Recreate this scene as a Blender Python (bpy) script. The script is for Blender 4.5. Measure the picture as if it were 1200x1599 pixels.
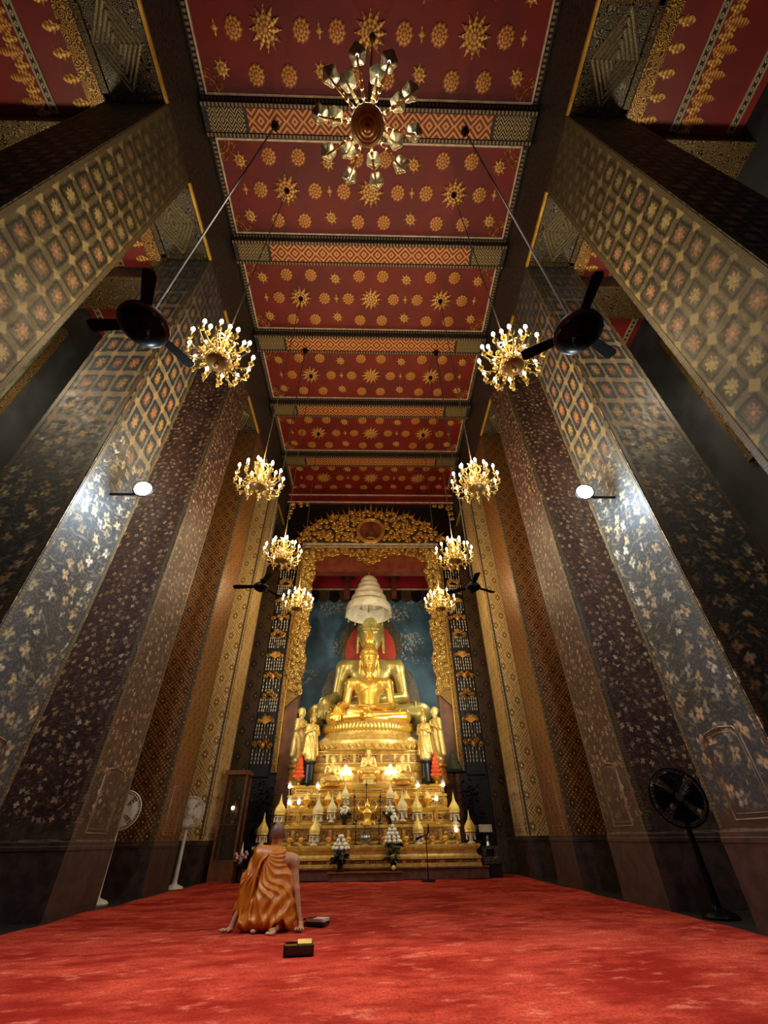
import bpy, math, random
import numpy as np
from math import sin, cos, pi, radians, atan2, sqrt
from mathutils import Matrix, Vector

for o in list(bpy.data.objects):
    bpy.data.objects.remove(o)
SC = bpy.context.scene
COL = SC.collection

# ------------------------------------------------------------------ camera
P, YAW, ROLL = radians(37.93), radians(1.88), radians(-0.84)
fw = Vector((sin(YAW)*cos(P), cos(YAW)*cos(P), sin(P)))
rt = Vector((cos(YAW), -sin(YAW), 0))
up = rt.cross(fw)
rt, up = rt*cos(ROLL)+up*sin(ROLL), up*cos(ROLL)-rt*sin(ROLL)
cd = bpy.data.cameras.new('camera')
cd.sensor_fit = 'VERTICAL'; cd.sensor_height = 36; cd.lens = 656/1599*36
cd.clip_start = .05; cd.clip_end = 200
cam = bpy.data.objects.new('camera', cd); COL.objects.link(cam)
cam.matrix_world = Matrix(((rt.x, up.x, -fw.x, .11), (rt.y, up.y, -fw.y, 0), (rt.z, up.z, -fw.z, .78), (0, 0, 0, 1)))
SC.camera = cam

# ------------------------------------------------------------------ world, exposure
w = bpy.data.worlds.new('world'); SC.world = w; w.use_nodes = True
w.node_tree.nodes['Background'].inputs[0].default_value = (.95, .95, 1, 1)
w.node_tree.nodes['Background'].inputs[1].default_value = .02
vs = SC.view_settings
vs.view_transform = 'Standard'; vs.look = 'None'; vs.gamma = 1; vs.use_curve_mapping = False
vs.exposure = 0.35

def light(name, typ, loc, power, col, aim=None, radius=.1, angle=60, blend=.5):
    L = bpy.data.lights.new(name, typ); L.energy = power; L.color = col
    L.shadow_soft_size = radius
    o = bpy.data.objects.new(name, L); COL.objects.link(o); o.location = loc
    if typ == 'SPOT':
        L.spot_size = radians(angle); L.spot_blend = blend
    if aim is not None:
        d = Vector(aim)-Vector(loc); o.rotation_euler = d.to_track_quat('-Z', 'Y').to_euler()
    return o
WARM = (1, .72, .40); COOL = (.78, .90, 1)
# spotlights fixed on the far sides of the pillars, aimed at the altar
ALT = (1, .93, .76)
for s in (-1, 1):
    light('altar_spot', 'SPOT', (s*3.65, 9.0, 3.6), 1000 if s > 0 else 380, ALT, (s*.1, 15.2, 5.0), .12, 58, .6)
    light('altar_low_spot', 'SPOT', (s*3.3, 11.7, 2.9), 150, ALT, (s*.2, 13.6, 1.3), .1, 75, .7)
    # added spots without fixtures below the ceiling, to brighten the carpet
    light('carpet_fill', 'SPOT', (s*1.1, 2.2, 13.9), 2000, (1, .86, .72), (s*1.1, 2.9, 0), .25, 30, .7)
    # the beams of the two floodlights wash the carpet
    light('flood_beam', 'SPOT', (s*3.42, 4.95, 5.05), 330, COOL, (s*1.0, 3.0, 0), .08, 100, .6)
    # unseen lights added behind the arch jambs to brighten umbrella, statue and mural
    light('recess_fill', 'POINT', (s*2.75, 16.6, 6.0), 100 if s > 0 else 30, (1, .92, .74), None, .4)
    # lamps on the back of the nearest pillars light the aisle ceilings
    light('aisle_lamp', 'POINT', (s*6.6, 2.75, 8.6), 170, (1, .8, .55), None, .2)
    light('aisle_lamp', 'POINT', (s*6.6, 5.6, 8.6), 60, (1, .8, .55), None, .2)

# ------------------------------------------------------------------ mesh helpers
class MB:
    def __init__(s): s.v = []; s.f = []
    def add(s, vs_, fs, M=None):
        b = len(s.v)
        if M is not None: vs_ = [tuple(M @ Vector(p)) for p in vs_]
        s.v += [tuple(p) for p in vs_]; s.f += [tuple(i+b for i in f) for f in fs]
        return s
    def box(s, x0, x1, y0, y1, z0, z1, M=None):
        p = [(x0,y0,z0),(x1,y0,z0),(x1,y1,z0),(x0,y1,z0),(x0,y0,z1),(x1,y0,z1),(x1,y1,z1),(x0,y1,z1)]
        return s.add(p, [(0,3,2,1),(4,5,6,7),(0,1,5,4),(1,2,6,5),(2,3,7,6),(3,0,4,7)], M)
    def tube(s, pts, r, n=6, M=None, cap=True, flat=1.0):
        pts = [Vector(p) for p in pts]; m = len(pts)
        rs = [r]*m if not hasattr(r, '__len__') else r
        vs_, fs = [], []
        t0 = (pts[1]-pts[0]).normalized()
        a = Vector((0,0,1)) if abs(t0.z) < .9 else Vector((1,0,0))
        u = t0.cross(a).normalized()
        for i in range(m):
            t = (pts[min(i+1,m-1)]-pts[max(i-1,0)])
            t = t.normalized() if t.length > 1e-9 else t0
            u = (u-t*u.dot(t)); u = u.normalized() if u.length > 1e-6 else t.orthogonal().normalized()
            w_ = t.cross(u)
            for k in range(n):
                q = 2*pi*k/n
                vs_.append(pts[i]+u*cos(q)*rs[i]+w_*sin(q)*rs[i]*flat)
        for i in range(m-1):
            for k in range(n):
                fs.append((i*n+k, i*n+(k+1)%n, (i+1)*n+(k+1)%n, (i+1)*n+k))
        if cap: fs += [tuple(range(n))[::-1], tuple((m-1)*n+k for k in range(n))]
        return s.add(vs_, fs, M)
    def lathe(s, prof, n=16, M=None, sx=1, sy=1, lobes=0, amp=0, cap=True):
        vs_, fs = [], []
        for r, z in prof:
            for k in range(n):
                q = 2*pi*k/n; rr = r*(1+amp*cos(lobes*q)) if lobes else r
                vs_.append((rr*cos(q)*sx, rr*sin(q)*sy, z))
        m = len(prof)
        for i in range(m-1):
            for k in range(n):
                fs.append((i*n+k, i*n+(k+1)%n, (i+1)*n+(k+1)%n, (i+1)*n+k))
        if cap and prof[0][0] > 1e-4: fs.append(tuple(range(n))[::-1])
        if cap and prof[-1][0] > 1e-4: fs.append(tuple((m-1)*n+k for k in range(n)))
        return s.add(vs_, fs, M)
    def sq(s, prof, M=None, asp=1.0, front=0):      # square lathe: (half width, z) rings, depth = width*asp
        vs_, fs = [], []
        for r, z in prof:
            vs_ += [(-r,-r*asp,z),(r,-r*asp,z),(r,r*asp,z),(-r,r*asp,z)]
        for i in range(len(prof)-1):
            for k in range(4): fs.append((i*4+k, i*4+(k+1)%4, (i+1)*4+(k+1)%4, (i+1)*4+k))
        fs += [(3,2,1,0), tuple((len(prof)-1)*4+k for k in range(4))]
        return s.add(vs_, fs, M)
    def mould(s, hw, y0, y1, prof, M=None):          # stepped block: prof of (overhang, z); front at y0, back at y1
        vs_, fs = [], []
        for e, z in prof:
            vs_ += [(-hw-e,y0-e,z),(hw+e,y0-e,z),(hw+e,y1,z),(-hw-e,y1,z)]
        for i in range(len(prof)-1):
            for k in range(4): fs.append((i*4+k, i*4+(k+1)%4, (i+1)*4+(k+1)%4, (i+1)*4+k))
        fs += [(3,2,1,0), tuple((len(prof)-1)*4+k for k in range(4))]
        return s.add(vs_, fs, M)
    def prism(s, poly, h0, h1, M=None):              # polygon in XY, extruded in Z
        n = len(poly)
        vs_ = [(x,y,h0) for x,y in poly]+[(x,y,h1) for x,y in poly]
        fs = [tuple(range(n))[::-1], tuple(range(n,2*n))]+[(k,(k+1)%n,n+(k+1)%n,n+k) for k in range(n)]
        return s.add(vs_, fs, M)
    def fan(s, poly, h0, h1, hc, M=None):            # star-safe prism with a raised centre
        n = len(poly)
        vs_ = [(x,y,h0) for x,y in poly]+[(x,y,h1) for x,y in poly]+[(0,0,h0),(0,0,hc)]
        fs = []
        for k in range(n):
            j = (k+1)%n
            fs += [(k,j,n+j,n+k),(n+k,n+j,2*n+1),(j,k,2*n)]
        return s.add(vs_, fs, M)
    def ball(s, c, r, n=8, m=6, M=None):
        rr = (r,r,r) if not hasattr(r,'__len__') else r
        vs_, fs = [], []
        for i in range(m+1):
            a = pi*i/m
            for k in range(n):
                q = 2*pi*k/n
                vs_.append((c[0]+rr[0]*sin(a)*cos(q), c[1]+rr[1]*sin(a)*sin(q), c[2]-rr[2]*cos(a)))
        for i in range(m):
            for k in range(n): fs.append((i*n+k, i*n+(k+1)%n, (i+1)*n+(k+1)%n, (i+1)*n+k))
        return s.add(vs_, fs, M)
    def mesh(s, name, mat, smooth=35):
        me = bpy.data.meshes.new(name); me.from_pydata(s.v, [], s.f)
        if mat is not None: me.materials.append(mat)
        me.validate(); me.update()
        if smooth:
            me.shade_smooth(); me.set_sharp_from_angle(angle=radians(smooth))
        return me
    def obj(s, name, mat, parent=None, loc=(0,0,0), smooth=35, rot=(0,0,0)):
        return put(name, s.mesh(name, mat, smooth), parent, loc, rot)

def put(name, me, parent=None, loc=(0,0,0), rot=(0,0,0), scale=1):
    o = bpy.data.objects.new(name, me); COL.objects.link(o)
    o.location = loc; o.rotation_euler = rot
    o.scale = (scale,)*3 if not hasattr(scale,'__len__') else scale
    if parent is not None: o.parent = parent
    return o
def tag(o, label=None, cat=None, group=None, kind=None):
    if label: o['label'] = label
    if cat: o['category'] = cat
    if group: o['group'] = group
    if kind: o['kind'] = kind
    return o
def thing(name, label, cat, loc=(0,0,0), rotz=0, group=None, scale=1):
    o = put(name, None, None, loc, (0,0,rotz), scale)
    o.empty_display_size = .2
    return tag(o, label, cat, group)
def kids(o): return [c for c in bpy.data.objects if c.parent == o]
def copy_tree(o, parent=None):
    c = o.copy(); COL.objects.link(c); c.parent = parent
    for ch in kids(o): copy_tree(ch, c)
    return c
def T(x=0,y=0,z=0): return Matrix.Translation((x,y,z))
def RX(a): return Matrix.Rotation(a,4,'X')
def RY(a): return Matrix.Rotation(a,4,'Y')
def RZ(a): return Matrix.Rotation(a,4,'Z')
def SCL(x,y=None,z=None):
    y = x if y is None else y; z = x if z is None else z
    return Matrix.Diagonal((x,y,z,1))

# ------------------------------------------------------------------ signed-distance sculpting
def _surface_nets(D, lo, h):
    nx,ny,nz = D.shape; ins = D < 0
    cs = (nx-1,ny-1,nz-1)
    cnt = np.zeros(cs,np.int32)
    sl = lambda o_: tuple(slice(o_[i], o_[i]+cs[i]) for i in range(3))
    mixed = np.zeros(cs,bool); allin = np.ones(cs,bool)
    for a in np.ndindex(2,2,2):
        q = ins[sl(a)]; mixed |= q; allin &= q
    mixed &= ~allin
    ii = np.argwhere(mixed); idx = -np.ones(cs,np.int64); idx[mixed] = np.arange(len(ii))
    acc = np.zeros((len(ii),3)); c = np.zeros(len(ii))
    for a in np.ndindex(2,2,2):
        for ax in range(3):
            if a[ax]: continue
            b = list(a); b[ax] = 1
            Da = D[tuple((ii+np.array(a)).T)]; Db = D[tuple((ii+np.array(b)).T)]
            x = (Da < 0) != (Db < 0)
            t = np.where(x, Da/np.where(Da==Db,1,Da-Db), 0)
            p = np.array(a,float)[None]+np.zeros((len(ii),3)); p[:,ax] += t
            acc += p*x[:,None]; c += x
    V = (ii+acc/c[:,None])*h+np.array(lo)
    F = []
    for ax in range(3):
        b, d = (ax+1)%3, (ax+2)%3
        s0 = [slice(None)]*3; s1 = [slice(None)]*3
        s0[ax] = slice(0,-1); s1[ax] = slice(1,None)
        x = ins[tuple(s0)] != ins[tuple(s1)]
        e = np.argwhere(x)
        e = e[(e[:,b]>0)&(e[:,d]>0)&(e[:,b]<cs[b])&(e[:,d]<cs[d])]
        flip = ins[tuple(e.T)]
        def cell(db,dd):
            q = e.copy(); q[:,b] += db; q[:,d] += dd
            return idx[tuple(q.T)]
        Q = np.stack([cell(-1,-1),cell(0,-1),cell(0,0),cell(-1,0)],1)
        Q[~flip] = Q[~flip][:,::-1]
        F.append(Q)
    F = np.concatenate(F); F = F[(F>=0).all(1)]
    return V, F
def sculpt(name, prims, h, mat, disp=None, pad=.06):
    """prims: ('c',a,b,ra,rb,k) tapered capsule; ('e',c,radii,k[,Matrix3]) ellipsoid; ('-e',...) cut; k = blend"""
    lo = np.array([1e9]*3); hi = -lo
    for p in prims:
        if p[0] == 'c':
            r = max(p[3],p[4]); q = np.array([p[1],p[2]]); a, b = q.min(0)-r, q.max(0)+r
        elif p[0] == 'e':
            r = max(p[2]) if len(p) > 4 else np.array(p[2]); a, b = np.array(p[1])-r, np.array(p[1])+r
        else: continue
        lo = np.minimum(lo,a); hi = np.maximum(hi,b)
    lo -= pad; hi += pad
    n = np.ceil((hi-lo)/h).astype(int)+1
    ax = [lo[i]+h*np.arange(n[i]) for i in range(3)]
    D = np.full(tuple(n), 1.0)
    for p in prims:
        k = p[5] if p[0] == 'c' else p[3]
        if p[0] == 'c':
            A, B = np.array(p[1],float), np.array(p[2],float); r = max(p[3],p[4])
            a, b = np.minimum(A,B)-r, np.maximum(A,B)+r
        else:
            C_ = np.array(p[1],float); r = max(p[2]); a, b = C_-r, C_+r
        m = k+.04
        i0 = np.clip(np.floor((a-m-lo)/h).astype(int),0,n); i1 = np.clip(np.ceil((b+m-lo)/h).astype(int)+1,0,n)
        s_ = tuple(slice(i0[i],i1[i]) for i in range(3))
        X,Y,Z = np.meshgrid(*[ax[i][s_[i]] for i in range(3)], indexing='ij')
        if p[0] == 'c':
            d = B-A; L = max(d@d,1e-9)
            t = np.clip(((X-A[0])*d[0]+(Y-A[1])*d[1]+(Z-A[2])*d[2])/L,0,1)
            v = np.sqrt((X-A[0]-t*d[0])**2+(Y-A[1]-t*d[1])**2+(Z-A[2]-t*d[2])**2)-(p[3]+(p[4]-p[3])*t)
        else:
            x,y,z = X-C_[0],Y-C_[1],Z-C_[2]
            if len(p) > 4:
                R = np.array(p[4]).T
                x,y,z = R[0][0]*x+R[0][1]*y+R[0][2]*z, R[1][0]*x+R[1][1]*y+R[1][2]*z, R[2][0]*x+R[2][1]*y+R[2][2]*z
            rx,ry,rz = p[2]
            k0 = np.sqrt((x/rx)**2+(y/ry)**2+(z/rz)**2); k1 = np.sqrt((x/rx**2)**2+(y/ry**2)**2+(z/rz**2)**2)+1e-9
            v = k0*(k0-1)/k1
        g = D[s_]
        if p[0] == '-e': v = -v; hh = np.clip(.5-.5*(v-g)/max(k,1e-6),0,1); D[s_] = g*hh+v*(1-hh)+k*hh*(1-hh) if k > 0 else np.maximum(g,v)
        elif k > 0:
            hh = np.clip(.5+.5*(v-g)/k,0,1); D[s_] = v*(1-hh)+g*hh-k*hh*(1-hh)
        else: D[s_] = np.minimum(g,v)
    if disp is not None:
        X,Y,Z = np.meshgrid(*ax, indexing='ij'); D += disp(X,Y,Z)
    V,F = _surface_nets(D, lo, h)
    me = bpy.data.meshes.new(name)
    me.vertices.add(len(V)); me.vertices.foreach_set('co', V.ravel())
    me.loops.add(F.size); me.loops.foreach_set('vertex_index', F.ravel().astype(np.int32))
    me.polygons.add(len(F)); me.polygons.foreach_set('loop_start', np.arange(0,F.size,4,dtype=np.int32))
    me.update(calc_edges=True); me.validate(); me.shade_smooth()
    if mat is not None: me.materials.append(mat)
    return me
def join_meshes(name, ms, mat):
    V, F = [], []
    for me in ms:
        b = len(V); V += [tuple(v.co) for v in me.vertices]; F += [tuple(i+b for i in p.vertices) for p in me.polygons]
    out = bpy.data.meshes.new(name); out.from_pydata(V,[],F); out.materials.append(mat); out.update(); out.shade_smooth()
    for me in ms: bpy.data.meshes.remove(me)
    return out

# ------------------------------------------------------------------ material helpers
def lin(h):
    c = [int(h[i:i+2],16)/255 for i in (0,2,4)]
    return tuple(((x+.055)/1.055)**2.4 if x > .04045 else x/12.92 for x in c)+(1,)
class S:
    """a node socket (or number) with arithmetic"""
    def __init__(s, g, v): s.g = g; s.v = v
    def _m(s, op, *a):
        n = s.g.nt.nodes.new('ShaderNodeMath'); n.operation = op
        for i, x in enumerate((s,)+a):
            x = x.v if isinstance(x,S) else x
            if isinstance(x,(int,float)): n.inputs[i].default_value = x
            else: s.g.nt.links.new(x, n.inputs[i])
        return S(s.g, n.outputs[0])
    def __add__(s,o): return s._m('ADD',o)
    __radd__ = __add__
    def __sub__(s,o): return s._m('SUBTRACT',o)
    def __rsub__(s,o): return S(s.g,float(o))._m('SUBTRACT',s)
    def __mul__(s,o): return s._m('MULTIPLY',o)
    __rmul__ = __mul__
    def __truediv__(s,o): return s._m('DIVIDE',o)
    def __neg__(s): return s*-1
    def abs(s): return s._m('ABSOLUTE')
    def fr(s): return s._m('FRACT')
    def fl(s): return s._m('FLOOR')
    def sin(s): return s._m('SINE')
    def cos(s): return s._m('COSINE')
    def sqrt(s): return s._m('SQRT')
    def at2(s,o): return s._m('ARCTAN2',o)
    def mx(s,o): return s._m('MAXIMUM',o)
    def mn(s,o): return s._m('MINIMUM',o)
    def gt(s,o): return s._m('GREATER_THAN',o)
    def lt(s,o): return s._m('LESS_THAN',o)
    def pw(s,o): return s._m('POWER',o)
    def ss(s,a,b,lo=0.,hi=1.):
        n = s.g.nt.nodes.new('ShaderNodeMapRange'); n.interpolation_type = 'SMOOTHSTEP'
        s.g.nt.links.new(s.v,n.inputs[0])
        for i,x in enumerate((a,b,lo,hi)): n.inputs[i+1].default_value = x
        return S(s.g,n.outputs[0])
class G:
    def __init__(s, name):
        s.m = bpy.data.materials.new(name); s.m.use_nodes = True; s.nt = s.m.node_tree
        s.b = s.nt.nodes['Principled BSDF']
    def node(s, t, **kw):
        n = s.nt.nodes.new(t)
        for k,v in kw.items(): setattr(n,k,v)
        return n
    def coord(s, which='Object'):
        n = s.node('ShaderNodeTexCoord'); return n.outputs[which]
    def xyz(s, vec):
        n = s.node('ShaderNodeSeparateXYZ'); s.nt.links.new(vec,n.inputs[0]); return [S(s,n.outputs[i]) for i in range(3)]
    def vec(s, x, y, z=0.):
        n = s.node('ShaderNodeCombineXYZ')
        for i,a in enumerate((x,y,z)):
            if isinstance(a,S): s.nt.links.new(a.v,n.inputs[i])
            else: n.inputs[i].default_value = a
        return n.outputs[0]
    def noise(s, vec, scale, detail=3, rough=.55, out=0):
        n = s.node('ShaderNodeTexNoise'); n.inputs['Scale'].default_value = scale
        n.inputs['Detail'].default_value = detail; n.inputs['Roughness'].default_value = rough
        if vec is not None: s.nt.links.new(vec,n.inputs['Vector'])
        return S(s,n.outputs[out])
    def voro(s, vec, scale, feature='F1', rnd=1.):
        n = s.node('ShaderNodeTexVoronoi', feature=feature); n.inputs['Scale'].default_value = scale
        n.inputs['Randomness'].default_value = rnd
        s.nt.links.new(vec,n.inputs['Vector']); return n
    def mix(s, f, a, b):
        n = s.node('ShaderNodeMix', data_type='RGBA'); n.clamp_factor = True
        for sock, x in ((n.inputs[0],f),(n.inputs[6],a),(n.inputs[7],b)):
            if isinstance(x,S): s.nt.links.new(x.v,sock)
            elif isinstance(x,(int,float)): sock.default_value = x
            elif isinstance(x,str): sock.default_value = lin(x)
            elif isinstance(x,tuple): sock.default_value = x
            else: s.nt.links.new(x,sock)
        return n.outputs[2]
    def out(s, col=None, rough=.6, metal=0., bump=None, bs=.3, bd=.02, spec=None):
        b = s.b
        def st(sock,x):
            if isinstance(x,S): s.nt.links.new(x.v,sock)
            elif isinstance(x,str): sock.default_value = lin(x)
            elif isinstance(x,(int,float,tuple)): sock.default_value = x
            else: s.nt.links.new(x,sock)
        if col is not None: st(b.inputs['Base Color'],col)
        st(b.inputs['Roughness'],rough); st(b.inputs['Metallic'],metal)
        if spec is not None: b.inputs['Specular IOR Level'].default_value = spec
        if bump is not None:
            n = s.node('ShaderNodeBump'); n.inputs['Strength'].default_value = bs; n.inputs['Distance'].default_value = bd
            s.nt.links.new(bump.v,n.inputs['Height']); s.nt.links.new(n.outputs[0],b.inputs['Normal'])
        return s.m
def plain(name, a, b=None, rough=.6, metal=0., scale=6., bump=0, bd=.01, detail=4, spec=None):
    g = G(name); c = g.coord()
    if b is None: b = a
    n = g.noise(c, scale, detail)
    return g.out(g.mix(n.ss(.35,.65), a, b), rough, metal, n if bump else None, bump, bd, spec)
def glow(name, col, strength):
    g = G(name); g.b.inputs['Base Color'].default_value = lin(col)
    g.b.inputs['Emission Color'].default_value = lin(col); g.b.inputs['Emission Strength'].default_value = strength
    try: g.m.cycles.emission_sampling = 'NONE'
    except Exception: pass
    return g.m
# ------------------------------------------------------------------ materials
def pillar_paint(name, ground, ground2, line, fl1, fl2, cw=.30, chh=.34, zmix=(4.5,7.5), flow=3.0, fade=.5, dens=.2, lat_dark='0c0b0a', lf1=None, lf2=None):
    """painted pillar: a hand-painted lattice with rosettes high up, loose flower sprigs lower down"""
    g = G(name); u,v,_ = g.xyz(g.coord('UV')); oc = g.coord('Object')
    lf1 = lf1 or fl1; lf2 = lf2 or fl2
    n1 = g.noise(oc, 1.3, 5); n2 = g.noise(oc, 9, 4); n3 = g.noise(oc, 2.7, 3); n4 = g.noise(oc, 34, 3)
    u = u+(n3-.5)*.05; v = v+(n3-.5)*.07
    base = g.mix(n1.ss(.3,.7), ground, ground2)
    base = g.mix(n4.ss(.5,.72)*.55, base, line)                # worn fine stippling
    base = g.mix(n4.ss(.42,.28)*.6, base, lat_dark)
    # lattice
    pu, qv = u/cw+.5, v/chh
    p = pu.fr()-.5; q = qv.fr()-.5
    wn = g.node('ShaderNodeTexWhiteNoise', noise_dimensions='2D'); g.nt.links.new(g.vec(pu.fl(), qv.fl()), wn.inputs['Vector'])
    rnd_ = S(g, wn.outputs['Value'])
    pa, qa = p.abs(), q.abs(); m = pa.mx(qa)
    rr = (p*p+q*q).sqrt(); an = p.at2(q)
    wob = (n2-.5)*.16+(n4-.5)*.10
    bars = (m+wob).ss(.40,.45).mx((qa+wob*.6).ss(.37,.41)); cross = (pa+qa+wob).ss(.74,.82)
    frame = (m+wob).ss(.27,.31)*(m+wob).ss(.40,.36)
    ros = (rr+wob-((an*4).cos().abs()*.10+.15)).ss(.04,-.03)*n2.ss(.22,.5)
    core = (rr+wob).ss(.08,.04)
    lat = g.mix(bars*fade, base, line)
    lat = g.mix(frame*.8, lat, lat_dark)
    lat = g.mix(ros*(rnd_*.6+.4)*n4.ss(.25,.55), lat, g.mix(rnd_.gt(.6), lf1, lf2))
    lat = g.mix(core*.8, lat, lf2)
    lat = g.mix(cross*.7*n2.ss(.3,.55), lat, lf2)
    lat = g.mix(v.ss(8.0,11.5)*.75, lat, base)                  # the lattice fades into the ground colour towards the top
    # sprigs
    vec = g.vec(u, v+((u*7).sin()*.05), 0.)
    vo = g.voro(vec, flow, rnd=.8)
    dx = g.node('ShaderNodeVectorMath', operation='SUBTRACT')
    sc = g.node('ShaderNodeVectorMath', operation='SCALE'); sc.inputs[3].default_value = flow
    g.nt.links.new(vec, sc.inputs[0]); g.nt.links.new(sc.outputs[0], dx.inputs[0])
    sc2 = g.node('ShaderNodeVectorMath', operation='SCALE'); sc2.inputs[3].default_value = flow
    g.nt.links.new(vo.outputs['Position'], sc2.inputs[0]); g.nt.links.new(sc2.outputs[0], dx.inputs[1])
    fx,fy,_ = g.xyz(dx.outputs[0]); cr,cg,cb = g.xyz(vo.outputs['Color'])
    fr_ = (fx*fx+fy*fy).sqrt()+(n2-.5)*.16; fa = fx.at2(fy)+cr*6
    pet = (fr_-((fa*2.0+(n2-.5)*3).cos().abs()*.20+.10)).ss(.08,-.06)*cg.gt(dens)
    leaf = ((fx*5+(fy*9).sin()*1.5+cb*5).sin()*(fy*6+cr*4).sin()+(n2-.5)).ss(.5,.9)
    low = g.mix(leaf*.6, base, line)
    low = g.mix(pet*n2.ss(.30,.62)*(cr*.6+.4), low, g.mix(cb.gt(.7), fl1, fl2))
    low = g.mix(fr_.ss(.09,.03)*cg.gt(dens)*.7, low, '2a1a10')
    z = (v+(n1-.5)*1.6).ss(*zmix)
    col = g.mix(z, low, lat)
    col = g.mix(n1.ss(.5,.75)*.4, col, ground)                  # rubbed patches
    col = g.mix((v+(n2-.5)*.1).ss(1.06,.94), col, g.mix(n2.ss(.3,.7), '2e241e', '463729'))
    col = g.mix((v-.81).abs().ss(.022,.008)*n2.ss(.3,.6)*.7, col, '8a7a68')
    return g.out(col, n2.ss(.2,.8,.45,.7), .05, n2, .25, .01)
def diaper_paint(name, ground, ground2, line, tile=(.40,.62), mot='fff0c0'):
    """dense small pattern of lozenges with leafy fillings"""
    g = G(name); u,v,_ = g.xyz(g.coord('UV')); oc = g.coord('Object')
    n1 = g.noise(oc,1.1,4); n2 = g.noise(oc,14,3)
    base = g.mix(n1.ss(.3,.7), ground, ground2)
    a = (u/tile[0]); b = (v/tile[1])
    p = (a+b*1.0).fr()-.5; q = (a-b).fr()-.5
    pa,qa = p.abs(),q.abs(); m = pa.mx(qa)
    lines = m.gt(.40)*m.lt(.46)
    rr = (p*p+q*q).sqrt(); an = p.at2(q)
    fl = (rr-((an*3).cos().abs()*.14+.12)).ss(.02,-.02)
    dots = ((u*70).sin()*(v*70).sin()).gt(.25)
    col = g.mix(lines*.9, base, line)
    col = g.mix(fl*.8, col, line); col = g.mix(rr.lt(.07), col, mot)
    col = g.mix(dots*m.gt(.30)*.55, col, mot)
    col = g.mix(v.lt(.80), col, g.mix(n2.ss(.3,.7), '241a18', '3a2a26'))
    return g.out(col, .42, .3, n2, .2, .01)

M = {}
PAINTS = [  # by row, from the one nearest the camera
    pillar_paint('paint_olive', '2e2d1e', '48432c', '6a5f42', 'a87656', '9a8858', .36, .44, (1.0,2.2), 3.2, .38),
    pillar_paint('paint_bluegrey', '1a222b', '323d48', '7c7660', 'c8b080', 'd4ccb4', .31, .62, (5.6,6.4), 3.8, .7, .08, '0c0b0a', 'c87a38', 'a8864c'),
    pillar_paint('paint_plum', '241717', '402824', '6a4c3a', 'b48e64', 'c4ac84', .22, .26, (20,24), 7.0, .6, .25),
    diaper_paint('paint_rust_diaper', '5c3918', '784a21', '26170c', (.30,.44), 'd4a05c'),
    diaper_paint('paint_gold_diaper', 'c4a058', 'e0c07c', '6a4a24', (.46,.66), 'fff4d0'),
]
M['band'] = None
def band_mat(name, a, b, per=.04):
    g = G(name); x,y,z = g.xyz(g.coord('Object'))
    n = g.noise(g.coord('Object'), 30, 3)
    d = (((z/per).fr()-.5).abs()+(n-.5)*.5).ss(.30,.16)
    return g.out(g.mix(d*n.ss(.3,.6)*.8, a, b), .5, .1)
M['band'] = band_mat('edge_band', '423a2a', '6e6246', .04)
M['dark_beam'] = plain('dark_carved_beam', '161214', '3c3430', .55, .1, 14, .5, .02)
M['dark'] = plain('black_iron', '070707', '0e0e10', .35, .4)
M['gold_line'] = plain('gold_trim', 'c79a34', 'e0b850', .35, .5)
M['white_line'] = plain('pale_gilt_line', 'b8a888', 'd8ccb0', .5, .2)
M['wood'] = plain('brown_wood', '5a3418', '7a4a24', .5, 0, 3)

def carved(name, a, b, sc=9., metal=.4):
    """carved gilt scrollwork over a dark ground"""
    g = G(name); c = g.coord('Object')
    vo = g.voro(c, sc); d = S(g,vo.outputs['Distance'])
    n = g.noise(c, sc*.8, 2)
    w_ = ((d*26+n*9).sin()).ss(-.1,.5)
    return g.out(g.mix(w_, a, b), .42, metal, w_, .6, .02)
M['carved_grey'] = carved('carved_grey_gilt', '0e0c0a', '746b54', 11, .3)
M['carved_gold'] = carved('carved_gold', '4a2c0c', 'c89a48', 9, .4)
M['carved_black'] = carved('carved_black_gilt', '060505', '7d6434', 12, .4)
M['lozenge'] = carved('lozenge_carving', '4a4430', 'b0a47c', 22, .3)

def red_lacquer(name, a, b, fig=None):
    g = G(name); c = g.coord('Object'); n = g.noise(c, .8, 5); n2 = g.noise(c, 30, 2)
    return g.out(g.mix(n.ss(.3,.7), a, b), .55, 0, n2, .1, .005)
M['red'] = red_lacquer('red_lacquer', '620e02', '7a1504')
M['red_dim'] = red_lacquer('red_aisle_lacquer', '64100c', '7c1a12')
M['red_bright'] = red_lacquer('apse_red', '8a1420', 'a81c28')
def stencil(name, a, b, sc=20.):
    g = G(name); x,y,z = g.xyz(g.coord('Object'))
    r = (x*x+y*y).sqrt(); an = x.at2(y)
    w_ = ((r*sc*5).sin()*.6+(an*10).sin()*.6).ss(-.2,.3)
    return g.out(g.mix(w_, a, b), .5, .25)
M['stencil'] = stencil('gilt_medallion', '8a4a14', 'd39a48')
M['stencil_star'] = stencil('gilt_star', '8e5818', 'e2b45c', 16.)
def beam_pattern(name, a, b, sx=.26, sy=.26):
    g = G(name); x,y,z = g.xyz(g.coord('Object'))
    p = ((x/sx).fr()-.5).abs(); q = ((y/sy)).abs()
    d = p+q
    ring = ((d*3.2).fr()-.5).abs().lt(.22)
    return g.out(g.mix(ring, a, b), .5, .2)
M['beam_red'] = beam_pattern('beam_red_gold', '7a2a12', 'd09a52', .40, .40)
M['beam_end'] = beam_pattern('beam_end_grey', '1e1a12', 'a8965f', .20, .24)
def bead(name, a, b, per, axis=0):
    g = G(name); c = g.xyz(g.coord('Object'))
    d = ((c[axis]/per).fr()-.5).abs()
    return g.out(g.mix(d.ss(.30,.22), a, b), .5, .2)
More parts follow.
